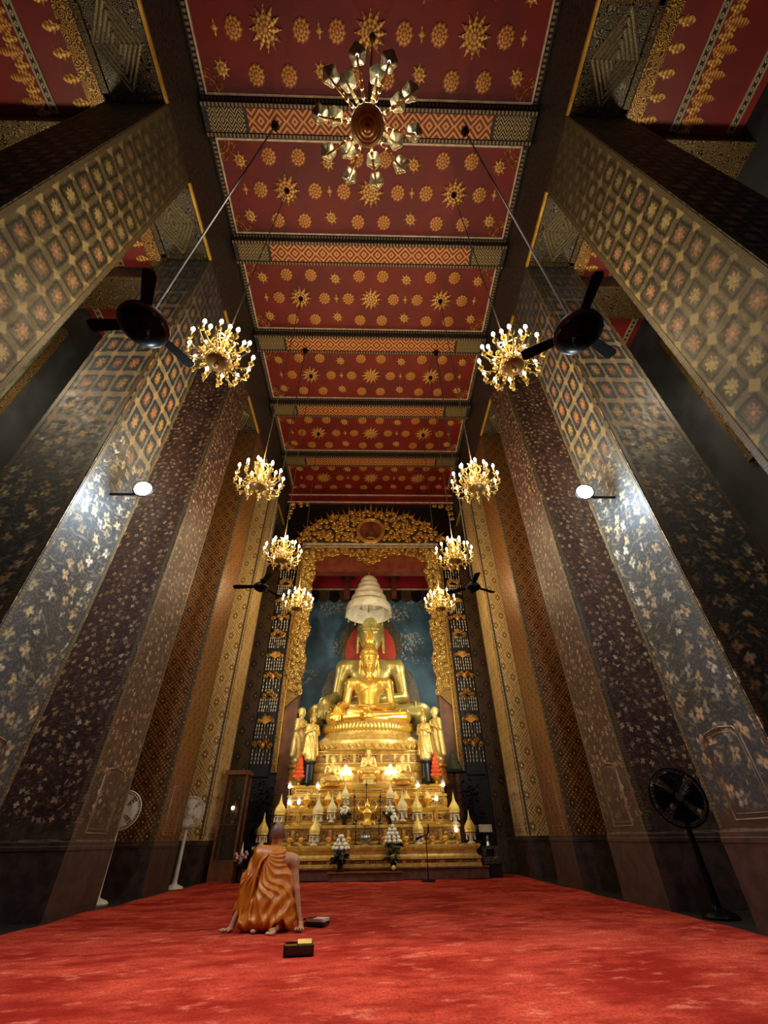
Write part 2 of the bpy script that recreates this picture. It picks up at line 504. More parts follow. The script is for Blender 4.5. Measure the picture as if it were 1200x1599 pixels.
M['bead_x'] = bead('bead_row', '0e0a08', '8a7450', .09, 0)
M['bead_y'] = bead('bead_row_long', '0e0a08', '8a7450', .09, 1)
def flower_strip():
    g = G('gilt_flower_strip'); x,y,z = g.xyz(g.coord('Object'))
    a = (x.abs()-6.33).abs().mn((x.abs()-7.55).abs()); q = ((y/.13).fr()-.5).abs()
    e = a.gt(.058)+(a-.044).abs().lt(.006)
    d = (a/.036+q/.36).lt(1.)-(a/.036+q/.36).lt(.45)
    return g.out(g.mix(e.mx(d), '1c1410', 'b4a684'), .5, .2)
M['strip'] = flower_strip()

def gold(name, a, b, rough=.34, metal=.75, sc=5., bump=.15, bd=.01):
    return plain(name, a, b, rough, metal, sc, bump, bd)
M['gold'] = gold('polished_gold', 'eebc46', 'f8d468', .27, .66, 3, .05)
M['gold_old'] = gold('aged_gold', 'b4a458', 'cabc72', .34, .55, 2, .1)
M['gold_altar'] = gold('altar_gold', 'c8a248', 'e4c878', .36, .5, 9, .5, .015)
M['gold_pale'] = gold('pale_gold', 'dcc060', 'f0dc90', .42, .45, 12, .3)
M['gold_deep'] = gold('deep_gold', 'b07c30', 'd8a850', .38, .5, 10, .4, .015)
M['gold_brown'] = gold('altar_brown_gold', '6a4220', '8a5a2c', .45, .3, 8, .3)
M['brass'] = gold('brass', 'c8a850', 'e8d088', .28, .7, 8, .1)
M['brass_dark'] = gold('brass_bowl', '6e4c1e', '94702e', .35, .25, 6, .1)
M['black_gilt'] = plain('black_lacquer', '050405', '100c0a', .4, .1)
M['bulb_warm'] = glow('bulb_warm', 'fff0c8', 14)
M['bulb_cool'] = glow('bulb_cool', 'e6f0ff', 10)
M['flood'] = glow('flood_lens', 'f2f8ff', 40)
M['white_cloth'] = plain('cream_cloth', 'c8bea0', 'dcd2b6', .8)
M['white_plastic'] = plain('grey_white_plastic', 'b8b6ac', 'c8c6bc', .4)
M['bead_white'] = plain('white_beads', 'd8d0b8', 'f0e8d4', .4)
M['skin'] = plain('skin', '9a6a4c', 'a87858', .55, 0, 14, .1, .004)
M['scalp'] = None
M['green'] = plain('dark_leaf', '0c1a0c', '1c3018', .5, 0, 20)
M['green_cone'] = plain('grey_green_leaf', '3a4a3a', '56665a', .6, 0, 9)
M['petal_white'] = plain('white_petals', 'd8dcc8', 'f2f2e4', .6, 0, 20)
M['petal_pink'] = plain('pink_petals', 'a8586a', 'd8a0a8', .6, 0, 20)
M['orange'] = plain('orange_folded_cloth', 'd84a18', 'f06a2c', .6, 0, 12)
M['bronze'] = plain('dark_bronze', '0c0b0a', '201c18', .4, .4, 6, .3)
M['stone'] = plain('dark_stone', '14110f', '221c18', .5, 0, 2)
M['lamp_glass'] = None
def glassy(name, col, rough=.05, alpha=.25):
    g = G(name); b = g.b
    b.inputs['Base Color'].default_value = lin(col); b.inputs['Roughness'].default_value = rough
    b.inputs['Alpha'].default_value = alpha; b.inputs['Specular IOR Level'].default_value = .9
    return g.m
M['glass'] = glassy('clear_glass', 'e8f0f0', .04, .22)
M['case_glass'] = glassy('case_glass', '50463a', .03, .18)
M['silver'] = plain('silver', '9a9a98', 'c0c0bc', .25, .8)
M['paper'] = plain('paper', 'b8b0a0', 'd0c8b8', .8)
M['book_gold'] = plain('yellow_book_page', 'c9a050', 'e0c070', .6)
M['box_dark'] = plain('dark_wood_box', '1a100c', '2c1a12', .4)

def carpet_mat():
    g = G('red_pile_carpet'); c = g.coord('Object'); x,y,z = g.xyz(c)
    n1 = g.noise(g.vec(x*.8,y*.55,0.), 1.5, 3, .5)        # brushed pile, patch by patch
    n2 = g.noise(g.vec(x*1.1+y*.35,y*2.2-x*.5,3.), 1.5, 5, .6)
    n3 = g.noise(c, 60, 3)
    f = (n1*.4+n2*.6).ss(.38,.64)
    col = g.mix(f, '8e1e10', 'cc4e38')
    n5 = g.noise(g.vec(x*1.0+y*.3,y*1.8-x*.4,7.), 4.2, 4, .6)
    col = g.mix(n5.ss(.54,.72)*.75, col, 'e0765c')            # pile brushed the other way
    col = g.mix(n5.ss(.46,.30)*.5, col, '7c170d')
    col = g.mix(n3.ss(.40,.62)*.5, col, '74140c')
    return g.out(col, .95, 0, n3, .6, .01, .1)
M['carpet'] = carpet_mat()
def robe_mat():
    g = G('saffron_robe'); c = g.coord('Object'); n = g.noise(c, 5, 3); n2 = g.noise(c, 160, 2)
    col = g.mix(n.ss(.3,.7), 'b0600c', 'cc7812')
    m_ = g.out(col, .42, 0, n2, .06, .002)
    return m_
M['robe'] = robe_mat()
def scalp():
    g = G('monk_skin'); c = g.coord('Object'); x,y,z = g.xyz(c)
    n = g.noise(c, 22, 3)
    sk = g.mix(n.ss(.3,.7), 'b07c58', 'c08e68')
    hair = z.ss(.765,.79)*(y.ss(.16,.19,1.,1.))
    col = g.mix(hair*.75, sk, '4a3c38')                      # shaved stubble over the skull
    return g.out(col, .5, 0, n, .08, .003)
M['scalp'] = scalp()
def mural():
    g = G('blue_mural'); c = g.coord('Object'); x,y,z = g.xyz(c)
    n = g.noise(c, .9, 4); n2 = g.noise(c, 5, 4)
    col = g.mix(n.ss(.3,.7), '263c4a', '44687e')
    vo = g.voro(g.vec(x+.3,z*1.3,0.), .62); d = S(g,vo.outputs['Distance'])
    tree = (d+(n2-.5)*.7).ss(.50,.30)
    v2 = g.voro(g.vec(x*1.3,z,0.), 8.); l_ = S(g,v2.outputs['Distance']).lt(.42)
    col = g.mix(tree*l_*.85, col, 'b0a68c')
    col = g.mix(tree*(n2.gt(.55))*.4, col, '5a5c50')
    return g.out(col, .7)
M['mural'] = mural()
M['wall'] = plain('dark_mural_wall', '14181c', '262c30', .7, 0, 1.2)
M['shutter'] = plain('olive_shutter', '3a3e30', '52563f', .6, 0, 3)
M['orange_brown'] = plain('red_brown_beam', '6a2c1c', '824026', .5, 0, 3)
# ================================================================== THE SETTING
ZC, ZS = 14.58, 12.3            # nave ceiling, underside of the architrave
PER, Y0, PD, PW = 2.84, 1.68, 1.27, 1.22     # pillar spacing, first near face, depth, width
NP = 5
YE = 15.9                        # the carved arch wall at the altar end

# floor and carpet
tag(MB().box(-8,8,-4,19.6,-.3,0).obj('floor', M['stone']), 'dark stone floor of the hall beyond the carpet', None, None, 'structure')
def carpet():
    nx, ny = 90, 150; vs_, fs = [], []
    rnd = random.Random(3)
    for j in range(ny+1):
        y = -3.5+18.4*j/ny
        e = [s*(3.93+.035*sin(y*1.9+s)+.025*sin(y*4.3+2*s)) for s in (-1,1)]
        for i in range(nx+1):
            x = e[0]+(e[1]-e[0])*i/nx
            z = .022+.007*sin(x*2.1+y*1.3)*sin(y*2.7-x)+.005*sin(x*5+1)*sin(y*3.3)
            if i in (0,nx) or j == ny: z = .001
            vs_.append((x,y,z))
    for j in range(ny):
        for i in range(nx):
            a = j*(nx+1)+i; fs.append((a,a+1,a+nx+2,a+nx+1))
    return MB().add(vs_,fs).obj('red_carpet', M['carpet'], smooth=60)
tag(carpet(), 'worn bright red pile carpet covering the floor between the pillars', 'carpet')

# pillars
M['plinth'] = plain('brown_plinth', '2c201e', '44322c', .55, 0, 7, .3)
M['cartouche'] = plain('cartouche_line', '6a5844', '8a765c', .5, .1)
def uv_box(name, x0,x1,y0,y1,z0,z1, mat):
    me = MB().box(x0,x1,y0,y1,z0,z1).mesh(name, mat, 0)
    ul = me.uv_layers.new(name='UVMap')
    for p in me.polygons:
        for li in p.loop_indices:
            co = me.vertices[me.loops[li].vertex_index].co
            u = co.y if abs(p.normal.x) > .5 else co.x
            ul.data[li].uv = (u, co.z)
    return me
ROWN = ['nearest the camera, its top cut by the frame', 'second from the camera, with the floodlight', 'third from the camera, plum painted',
        'fourth from the camera, rust brown lozenge pattern', 'last before the altar, pale gold lozenge pattern']
for k in range(NP):
    shaft = uv_box('shaft', -PW/2,PW/2,-PD/2,PD/2,0,ZS, PAINTS[k])
    for s in (-1,1):
        nm = 'left' if s < 0 else 'right'
        t = thing('pillar', 'tall square painted pillar on the %s, %s' % (nm, ROWN[k]), 'pillar', (s*(4+PW/2), Y0+PER*k+PD/2, 0), 0, 'painted pillars along the nave')
        put('shaft', shaft, t)
        MB().sq([(PW/2+.012,0),(PW/2+.012,.70),(PW/2+.02,.71),(PW/2+.02,.75),(PW/2+.012,.76),(PW/2+.012,.80),(PW/2+.001,.81)], asp=PD/PW).obj('plinth', M['plinth'], t)
        for ex,ey,ax in ((-s*(PW/2),-PD/2+.05,'x'),(-s*(PW/2),PD/2-.05,'x'),(-s*PW/2+s*.05,-PD/2,'y'),(s*PW/2-s*.05,-PD/2,'y')):
            b = MB()
            if ax == 'x': b.box(ex-.005,ex+.005,ey-.03,ey+.03,.83,ZS)
            else: b.box(ex-.03,ex+.03,ey-.005,ey+.005,.83,ZS)
            b.obj('edge_border', M['band'], t, smooth=0)
        # framed cartouche low on the nave face
        c = MB(); X = -s*(PW/2); wv = .30
        path = [(-wv,1.0),(wv,1.0),(wv,1.74),(wv-.06,1.80),(.05,1.83),(-.05,1.83),(-wv+.06,1.80),(-wv,1.74),(-wv,1.0)]
        c.tube([(X, a, b-.1) for a,b in path], .011, 4)
        c.tube([(X, a*.86, .95+(b-1.0)*.88) for a,b in path], .005, 4)
        c.ball((X,0,1.75),(.014,.04,.04)); c.ball((X,-wv,1.67),(.014,.035,.05)); c.ball((X,wv,1.67),(.014,.035,.05))
        c.obj('cartouche_frame', M['cartouche'], t)

# architraves with their soffit carvings
for s in (-1,1):
    nm = 'left' if s < 0 else 'right'
    a = MB().box(*sorted((s*4.0,s*(4+PW))), -4, YE, ZS, ZC+.2).obj('architrave', M['dark_beam'], smooth=0)
    tag(a, 'dark carved beam running over the pillars on the %s' % nm, None, None, 'structure')
    for k in range(-1, NP):
        ya, yb = Y0+PER*k+PD, Y0+PER*(k+1)
        xm, hw = s*(4+PW/2), PW/2
        MB().box(xm-s*hw-.028,xm-s*hw+.028,ya,yb,ZS-.045,ZS+.03).obj('gold_edge', M['gold_line'], a, smooth=0)
        p = MB().box(xm-hw+.05,xm+hw-.05,ya+.02,yb-.02,ZS-.02,ZS).obj('soffit_panel', M['carved_grey'], a, smooth=0)
        yc, L = (ya+yb)/2, (yb-ya)/2-.14
        for f in (1,.80,.60,.40,.20):
            d = MB(); lx, ly, th = (hw-.18)*f, L*f, .03
            o_ = [(-lx,0),(0,-ly),(lx,0),(0,ly)]; r_ = sqrt(lx*lx+ly*ly)
            for q in range(4):
                A, B = o_[q], o_[(q+1)%4]
                d.tube([(xm+A[0],yc+A[1],ZS-.03),(xm+B[0],yc+B[1],ZS-.03)], th, 4)
            d.obj('lozenge_frame', M['lozenge'], p, smooth=0)
        MB().box(xm-hw+.05,xm+hw-.05,yb-.12,yb-.05,ZS-.06,ZS).box(xm-hw+.05,xm+hw-.05,ya+.05,ya+.12,ZS-.06,ZS).box(xm+s*(hw-.16),xm+s*(hw-.05),ya,yb,ZS-.06,ZS).obj('moulding', M['carved_black'], p, smooth=0)

# aisles: ceiling, walls, cross beams
leaf_poly = [(0,-.02),(.10,.06),(.16,.15),(.10,.20),(.13,.27),(.06,.30),(.07,.38),(0,.52),(-.07,.38),(-.06,.30),(-.13,.27),(-.10,.20),(-.16,.15),(-.10,.06)]
sprig_poly = [(0,-.02),(.05,.03),(.04,.08),(.10,.11),(.05,.15),(.07,.20),(0,.30),(-.07,.20),(-.05,.15),(-.10,.11),(-.04,.08),(-.05,.03)]
leaf_me = MB().fan([(x,y) for x,y in leaf_poly], -.012, -.0, -.03).mesh('gilt_leaf', M['stencil'], 0)
def flatshape(poly, name, mat, t=.02):      # downward-facing gilt relief, origin at ceiling plane
    n = len(poly); b = MB()
    cx, cy = sum(p[0] for p in poly)/n, sum(p[1] for p in poly)/n
    vs_ = [(x,y,0) for x,y in poly]+[(x,y,-t*.6) for x,y in poly]+[(cx,cy,-t)]
    fs = []
    for i in range(n):
        j = (i+1)%n; fs += [(i,j,n+j,n+i),(n+i,n+j,2*n)]
    b.add(vs_,fs); return b.mesh(name, mat, 0)
leaf_me = flatshape(leaf_poly,'leaf',M['stencil']); sprig_me = flatshape(sprig_poly,'sprig',M['stencil_star'])
for s in (-1,1):
    nm = 'left' if s < 0 else 'right'
    xi, xo = 4+PW, 7.8
    c = MB().box(*sorted((s*xi,s*xo)), -4, YE, ZS+.1, ZS+.3).obj('aisle_ceiling', M['red_dim'], smooth=0)
    tag(c, 'red lacquered ceiling of the %s aisle with gilt leaf borders' % nm, None, None, 'structure')
    for k in range(-1, NP):
        ya, yb = Y0+PER*k+PD/2+.42, Y0+PER*(k+1)+PD/2-.42
        z = ZS+.1
        for xx, wd in ((6.33,.075),(7.55,.075)):
            MB().box(s*xx-wd,s*xx+wd,ya,yb,z-.03,z).obj('gilt_strip', M['strip'], c, smooth=0)
        MB().box(s*5.42-.16,s*5.42+.16,ya,yb,z-.03,z).obj('gilt_border', M['carved_gold'], c, smooth=0)
        if k > 1: continue
        n = 6
        for i in range(n):
            y = ya+(i+.5)*(yb-ya)/n
            put('leaf', leaf_me, c, (s*6.45,y,z), (0,0,-s*pi/2), .9)
            put('sprig', sprig_me, c, (s*6.45,y+(yb-ya)/n/2,z), (0,0,-s*pi/2), .9)
            put('sprig', sprig_me, c, (s*5.60,y,z), (0,0,-s*pi/2), 1.05)
        b = None
    for k in range(NP):
        yc = Y0+PER*k+PD/2
        b = MB().box(*sorted((s*xi,s*xo)), yc-.38, yc+.38, ZS-.45, ZS+.1).obj('aisle_beam', M['dark_beam'], c, smooth=0)
        MB().box(*sorted((s*xi,s*xo)), yc-.40, yc+.40, ZS-.52, ZS-.45).obj('beam_moulding', M['carved_black'], b, smooth=0)
    wl = MB().box(*sorted((s*7.8,s*8.1)), -4, YE, 0, ZS+.3).obj('wall_'+nm, M['wall'], smooth=0)
    tag(wl, 'dark painted outer wall of the %s aisle' % nm, None, None, 'structure')
    for k in range(3):
        yc = Y0+PER*k+PD+.75+PD
        wn = thing('window_%d' % (k+1+(3 if s > 0 else 0)), 'shuttered olive window in the %s aisle wall, opening %d from the entrance' % (nm,k+1), None, (s*7.8,yc,0)); wn['kind'] = 'structure'
        MB().box(-.04,.04,-.75,.75,6.9,11.0).obj('shutter', M['shutter'], wn, smooth=0)
        MB().box(-.10,.10,-.95,.95,6.72,6.9).obj('sill', M['carved_grey'], wn, smooth=0)
        for yy in (-.82,.82): MB().box(-.10,.10,yy-.08,yy+.08,6.9,11.1).obj('frame', M['carved_black'], wn, smooth=0)
        pn = MB().box(-.03,.03,-.34,.34,4.9,6.4).obj('wall_panel', M['shutter'], wn, smooth=0)
        for r_ in range(3):
            for cc in (-1,1): MB().box(-.04,.04,cc*.15-.08,cc*.15+.08,5.1+r_*.42,5.38+r_*.42).obj('recess', M['dark'], pn, smooth=0)

# nave ceiling ---------------------------------------------------------------
def star_poly(n, R, r, belly=.0):
    out = []
    for i in range(n):
        a = 2*pi*i/n; w_ = pi/n
        out += [(R*cos(a),R*sin(a)), (r*1.12*cos(a+w_*.55),r*1.12*sin(a+w_*.55)), (r*.92*cos(a+w_),r*.92*sin(a+w_)), (r*1.12*cos(a+w_*1.45),r*1.12*sin(a+w_*1.45))]
    return out
def lobed(n, R, am):
    return [(R*(1+am*cos(n*2*pi*i/48))*cos(2*pi*i/48), R*(1+am*cos(n*2*pi*i/48))*sin(2*pi*i/48)) for i in range(48)]
big_me = flatshape(star_poly(12,.36,.22),'star_medallion',M['stencil_star'],.06)
rnd_me = flatshape(lobed(12,.185,.06),'round_medallion',M['stencil'],.04)
sml_me = flatshape(star_poly(8,.185,.115),'small_star',M['stencil_star'],.04)
dia_me = flatshape([(0,-.15),(.03,-.05),(.085,0),(.03,.05),(0,.15),(-.03,.05),(-.085,0),(-.03,-.05)],'diamond',M['stencil_star'],.03)
ceil = tag(MB().box(-4,4,-4,YE,ZC,ZC+.25).obj('ceiling', M['dark_beam'], smooth=0), 'red coffered nave ceiling with gilt stars between patterned beams', None, None, 'structure')
HW = 3.83; PL = 1.02
pan_me = MB().box(-HW,HW,-PL,PL,-.02,.02).mesh('panel', M['red'], 0)
fr1 = MB()
for a,b in ((HW,PL),): 
    for e,t0,z0 in ((0,.022,-.05),):
        fr1.box(-a-t0,a+t0,-b-t0,-b+t0,z0,0).box(-a-t0,a+t0,b-t0,b+t0,z0,0).box(-a-t0,-a+t0,-b,b,z0,0).box(a-t0,a+t0,-b,b,z0,0)
fr_me = fr1.mesh('frame_line', M['white_line'], 0)
bx_me = MB().box(-HW-.1,HW+.1,-.035,.035,-.07,0).mesh('bead_moulding', M['bead_x'], 0)
by_me = MB().box(-.035,.035,-PL,PL,-.07,0).mesh('bead_moulding', M['bead_y'], 0)
def corner_me():
    b = MB()
    for q in range(3):
        R = .36-.09*q
        b.tube([(R*cos(a)-.0,R*sin(a),-.01) for a in [pi/2*i/8 for i in range(9)]], .013, 4)
    pts = [(.30+.10*cos(a)*(1-i/16), .08+.10*sin(a)*(1-i/16), -.01) for i,a in enumerate([.5*i for i in range(13)])]
    b.tube(pts, .012, 4); b.tube([(y,x,z) for x,y,z in pts], .012, 4)
    return b.mesh('corner_ornament', M['stencil'], 0)
cor_me = corner_me()
for k in range(-1,6):
    yc = .80+PER*k
    p = put('panel', pan_me, ceil, (0,yc,ZC))
    put('frame_line', fr_me, p)
    for sy in (-1,1): put('bead_moulding', bx_me, p, (0,sy*(PL+.075),0))
    for sx in (-1,1): put('bead_moulding', by_me, p, (sx*(HW+.075),0,0))
    Z = -.02; R_ = .66
    for x in (-.59,0,.59): put('star_medallion', big_me, p, (x*HW,0,Z))
    for x in (-.77,-.39,-.19,.19,.39,.77): put('round_medallion', rnd_me, p, (x*HW,0,Z))
    for x in (-.876,-.29,.29,.876):
        put('diamond', dia_me, p, (x*HW,0,Z))
        for sy in (-1,1): put('small_star', sml_me, p, (x*HW,sy*R_*.92,Z))
    for x in (-.68,-.485,-.095,.095,.485,.68):
        for sy in (-1,1): put('round_medallion', rnd_me, p, (x*HW,sy*R_*1.06,Z))
    for sx in (-1,1):
        for sy in (-1,1):
            put('corner_ornament', cor_me, p, (sx*(HW-.02),sy*(PL-.02),Z), (0,0,{(1,1):pi,(-1,1):-pi/2,(1,-1):pi/2,(-1,-1):0}[(sx,sy)]))
bm_me = MB().box(-3.95,3.95,-.30,.30,-.32,0).mesh('beam', M['dark_beam'], 0)
bb_me = MB().box(-2.9,2.9,-.22,.22,-.345,-.32).mesh('beam_band', M['beam_red'], 0)
be_me = MB().box(-.42,.42,-.22,.22,-.345,-.32).mesh('beam_end', M['beam_end'], 0)
for k in range(-1,5):
    b = put('beam', bm_me, ceil, (0,2.22+PER*k,ZC))
    put('beam_band', bb_me, b)
    for sx in (-1,1): put('beam_end', be_me, b, (sx*3.4,0,0))
    put('bead_moulding', bx_me, b, (0,-.27,-.30)); put('bead_moulding', bx_me, b, (0,.27,-.30))

# altar-end wall with its opening, and the apse behind it ---------------------
OP = 2.45
wf = MB().box(-8,-OP-.5,YE,YE+.5,0,ZC+.2).box(OP+.5,8,YE,YE+.5,0,ZC+.2).box(-OP-.5,OP+.5,YE,YE+.5,10.9,ZC+.2).obj('wall_front', M['black_gilt'], smooth=0)
tag(wf, 'black lacquered wall around the altar opening', None, None, 'structure')
M['pilaster'] = diaper_paint('paint_dark_diaper', '2e2118', '46331f', '120c08', (.52,.74), '7a5f3c')
for s in (-1,1):
    t = thing('pilaster', 'dark brown lozenge-painted pilaster against the altar wall on the %s' % ('left' if s < 0 else 'right'), 'pilaster', (s*4.5,YE-.02,0), 0, 'pilasters at the altar wall')
    put('shaft', uv_box('shaft', -.65,.65,-.16,.0,0,ZS, M['pilaster']), t)
    MB().box(-.67,.67,-.18,0,0,.8).obj('plinth', M['plinth'], t, smooth=0)
tf = MB().box(-4,4,YE-.12,YE,13.62,ZC).obj('trim_1', M['red'], smooth=0)
tag(tf, 'red fascia board above the gilded pediment', None, None, 'structure')
MB().box(-4,4,YE-.16,YE-.12,13.62,13.69).box(-4,4,YE-.16,YE-.12,14.08,14.14).obj('white_moulding', M['white_line'], tf, smooth=0)
YA = 18.8
wb = MB().box(-4,4,YA,YA+.2,0,10.55).obj('wall_back', M['mural'], smooth=0)
tag(wb, 'blue mural wall with pale painted trees behind the statues', None, None, 'structure')
MB().box(-4,4,YA-.08,YA,10.5,10.57).obj('white_moulding', M['white_line'], wb, smooth=0)
v_ = MB()
for i in range(16):
    x = -3.75+i*.5
    poly = [(x-.25,10.45),(x-.25,10.0)]+[(x-.25+.5*t/6, 10.0-.16*sin(pi*t/6)) for t in range(1,6)]+[(x+.25,10.0),(x+.25,10.45)]
    sc_ = MB().prism(poly[::-1], 0, .05, T(0,YA-.05,0)@RX(pi/2)).obj('valance_scallop', M['carved_black'] if i%2 else M['bronze'], wb, smooth=0)
for s in (-1,1):
    tag(MB().box(*sorted((s*3.6,s*3.8)),YE+.5,YA,0,12).obj('wall_apse_'+('left' if s < 0 else 'right'), M['wall'], smooth=0), 'dark side wall of the altar recess on the %s' % ('left' if s<0 else 'right'), None, None, 'structure')
ca = MB().add([(-3.8,YE+.4,11.9),(3.8,YE+.4,11.9),(3.8,YA+.2,11.5),(-3.8,YA+.2,11.5),(-3.8,YE+.4,12.1),(3.8,YE+.4,12.1),(3.8,YA+.2,12.1),(-3.8,YA+.2,12.1)],[(0,1,2,3),(7,6,5,4),(0,4,5,1),(1,5,6,2),(2,6,7,3),(3,7,4,0)]).box(-4,4,YA+.0,YA+.2,10.55,11.9).obj('apse_ceiling', M['red_bright'], smooth=0)
tag(ca, 'crimson ceiling of the altar recess crossed by dark beams', None, None, 'structure')
for x in (-1.15,1.15):
    MB().box(x-.32,x-.12,YE+.6,YA,11.1,11.9).obj('beam', M['dark_beam'], ca, smooth=0)
    MB().box(x-.12,x+.14,YA-.12,YA+.0,10.0,11.5).obj('bracket', M['orange_brown'], ca, smooth=0)
    MB().box(x+.14,x+.34,YE+.6,YA,11.1,11.9).obj('beam', M['dark_beam'], ca, smooth=0)
tag(MB().box(-OP-.5,OP+.5,YE+.05,YE+.45,9.95,10.9).obj('trim_2', M['orange_brown'], smooth=0), 'plain red-brown lintel board over the altar opening', None, None, 'structure')
# ================================================================== GILDED ARCH
def scroll(b, x, z, R, hand, rot, y=0., th=.03, turns=1.55, n=13, leaf=True):
    pts = []
    for i in range(n):
        t = i/(n-1); a = rot+hand*turns*2*pi*t; r = R*(1-.82*t)
        pts.append((x+r*cos(a), y-.05*t-.02, z+r*sin(a)))
    b.tube(pts, [th*(1.0-.35*abs(2*i/(n-1)-.8)) for i in range(n)], 4)
    b.ball((pts[-1][0],y-.08,pts[-1][2]), th*1.3, 6, 4)
    if leaf:
        for q in range(4):
            a = rot+hand*(.15+.42*q); c_, s_ = cos(a), sin(a)
            p0 = Vector((x+R*.95*c_, y-.02, z+R*.95*s_)); p1 = Vector((x+R*1.45*cos(a+.35*hand), y-.05, z+R*1.45*sin(a+.35*hand)))
            b.tube([p0,(p0+p1)/2+Vector((0,-.03,0)),p1], [th*.8,th*.9,th*.2], 4)
def fill_scrolls(b, inside, box, R, y, seed, dens=1.0, th=.03):
    rnd = random.Random(seed); pts = []; tries = int(4000*dens)
    for _ in range(tries):
        x = rnd.uniform(box[0],box[1]); z = rnd.uniform(box[2],box[3])
        if not inside(x,z): continue
        if any((x-a)**2+(z-c)**2 < (R*1.55)**2 for a,c in pts): continue
        pts.append((x,z))
        scroll(b, x, z, R*rnd.uniform(.8,1.1), 1 if x > 0 else -1, rnd.uniform(0,2*pi), y, th)
    return pts
arch = thing('gilded_arch', 'carved and gilded arch with flame pediment framing the altar opening', 'arch', (0,YE,0))
PZ, PH, PXW = 11.36, 1.55, 3.2
arc_top = lambda x: PZ+.18+PH*max(0,1-(abs(x)/PXW)**2.1)**.62*(1+.05*cos(x*7))
poly = [(-PXW-.15,PZ-.05)]+[(x,arc_top(x)) for x in [-PXW+i*2*PXW/40 for i in range(41)]]+[(PXW+.15,PZ-.05)]
ped = MB().prism([(x,z) for x,z in poly][::-1], 0, .12, T(0,-.0,0)@RX(pi/2)).obj('pediment_board', M['carved_black'], arch, smooth=0)
b = MB()
fill_scrolls(b, lambda x,z: z < arc_top(x)-.06 and (x/.72)**2+((z-11.95)/.76)**2 > 1.1, (-PXW,PXW,PZ+.04,13.4), .13, -.16, 5, 1.6, .034)
tag(b.obj('scroll_carving', M['gold_deep'], ped), None, None, None, 'stuff')
spike_me = MB().lathe([(.03,0),(.055,.08),(.03,.18),(.04,.24),(.012,.36),(.0005,.52)], 6).mesh('flame_finial', M['gold_deep'])
for i in range(27):
    a = (i-13)/13.; x = a*PXW*.97
    put('flame_finial', spike_me, arch, (x,-.1,arc_top(x)-.14), (0, a*.75, 0), 1.2-.3*abs(a)+(.2 if i == 13 else 0))
for s in (-1,1):
    sc_ = MB(); scroll(sc_, s*(PXW+.02), PZ+.12, .16, s, 0, -.1, .04); sc_.obj('end_scroll', M['gold_deep'], arch)
rg = MB()
for f,th in ((1,.055),(.86,.03)):
    rg.tube([(.60*f*cos(2*pi*i/40),-.2,11.93+.66*f*sin(2*pi*i/40)) for i in range(41)], th, 6, cap=False)
rg = rg.obj('medallion_ring', M['gold_deep'], arch)
MB().prism([(.55*cos(2*pi*i/32),11.93+.60*sin(2*pi*i/32)) for i in range(32)],0,.03,T(0,-.12,0)@RX(pi/2)).obj('medallion_field', M['orange_brown'], rg, smooth=0)
fig = MB().lathe([(.20,0),(.26,.04),(.22,.10),(.14,.13),(.11,.2),(.15,.34),(.16,.42),(.06,.48),(.075,.54),(.08,.62),(.05,.70),(.02,.76),(.001,.92)],12,T(0,-.24,11.42)@SCL(1,.6,1))
fig.tube([(-.15,-.24,11.83),(-.22,-.27,11.66),(-.12,-.34,11.56)],.04,6); fig.tube([(.15,-.24,11.83),(.22,-.27,11.66),(.08,-.34,11.58)],.04,6)
fig.obj('medallion_figure', M['gold_brown'], rg)
# lintel frame, lintel carving
MB().box(-3.02,3.02,-.16,-.02,11.18,11.28).box(-2.94,2.94,-.14,-.02,11.06,11.12).obj('lintel_frame', M['white_line'], arch, smooth=0)
MB().box(-3.1,3.1,-.10,0,11.0,11.36).obj('lintel_board', M['carved_black'], arch, smooth=0)
lb = lambda x: 10.52-.10*cos(x*pi/1.25)-.34*math.exp(-(x/.45)**2)+ -.45*max(0,(abs(x)-2.0))
lpoly = [(x,lb(x)+.1) for x in [-2.9+i*5.8/60 for i in range(61)]]
lc = MB().prism(lpoly+[(2.9,11.05),(-2.9,11.05)], 0, .06, T(0,0,0)@RX(pi/2)).obj('lintel_carving', M['carved_gold'], arch, smooth=0)
b = MB(); fill_scrolls(b, lambda x,z: z > lb(x)+.12 and z < 10.98, (-2.85,2.85,10.0,11), .12, -.09, 8, 1.0, .03)
tag(b.obj('scroll_carving', M['gold_deep'], lc), None, None, None, 'stuff')
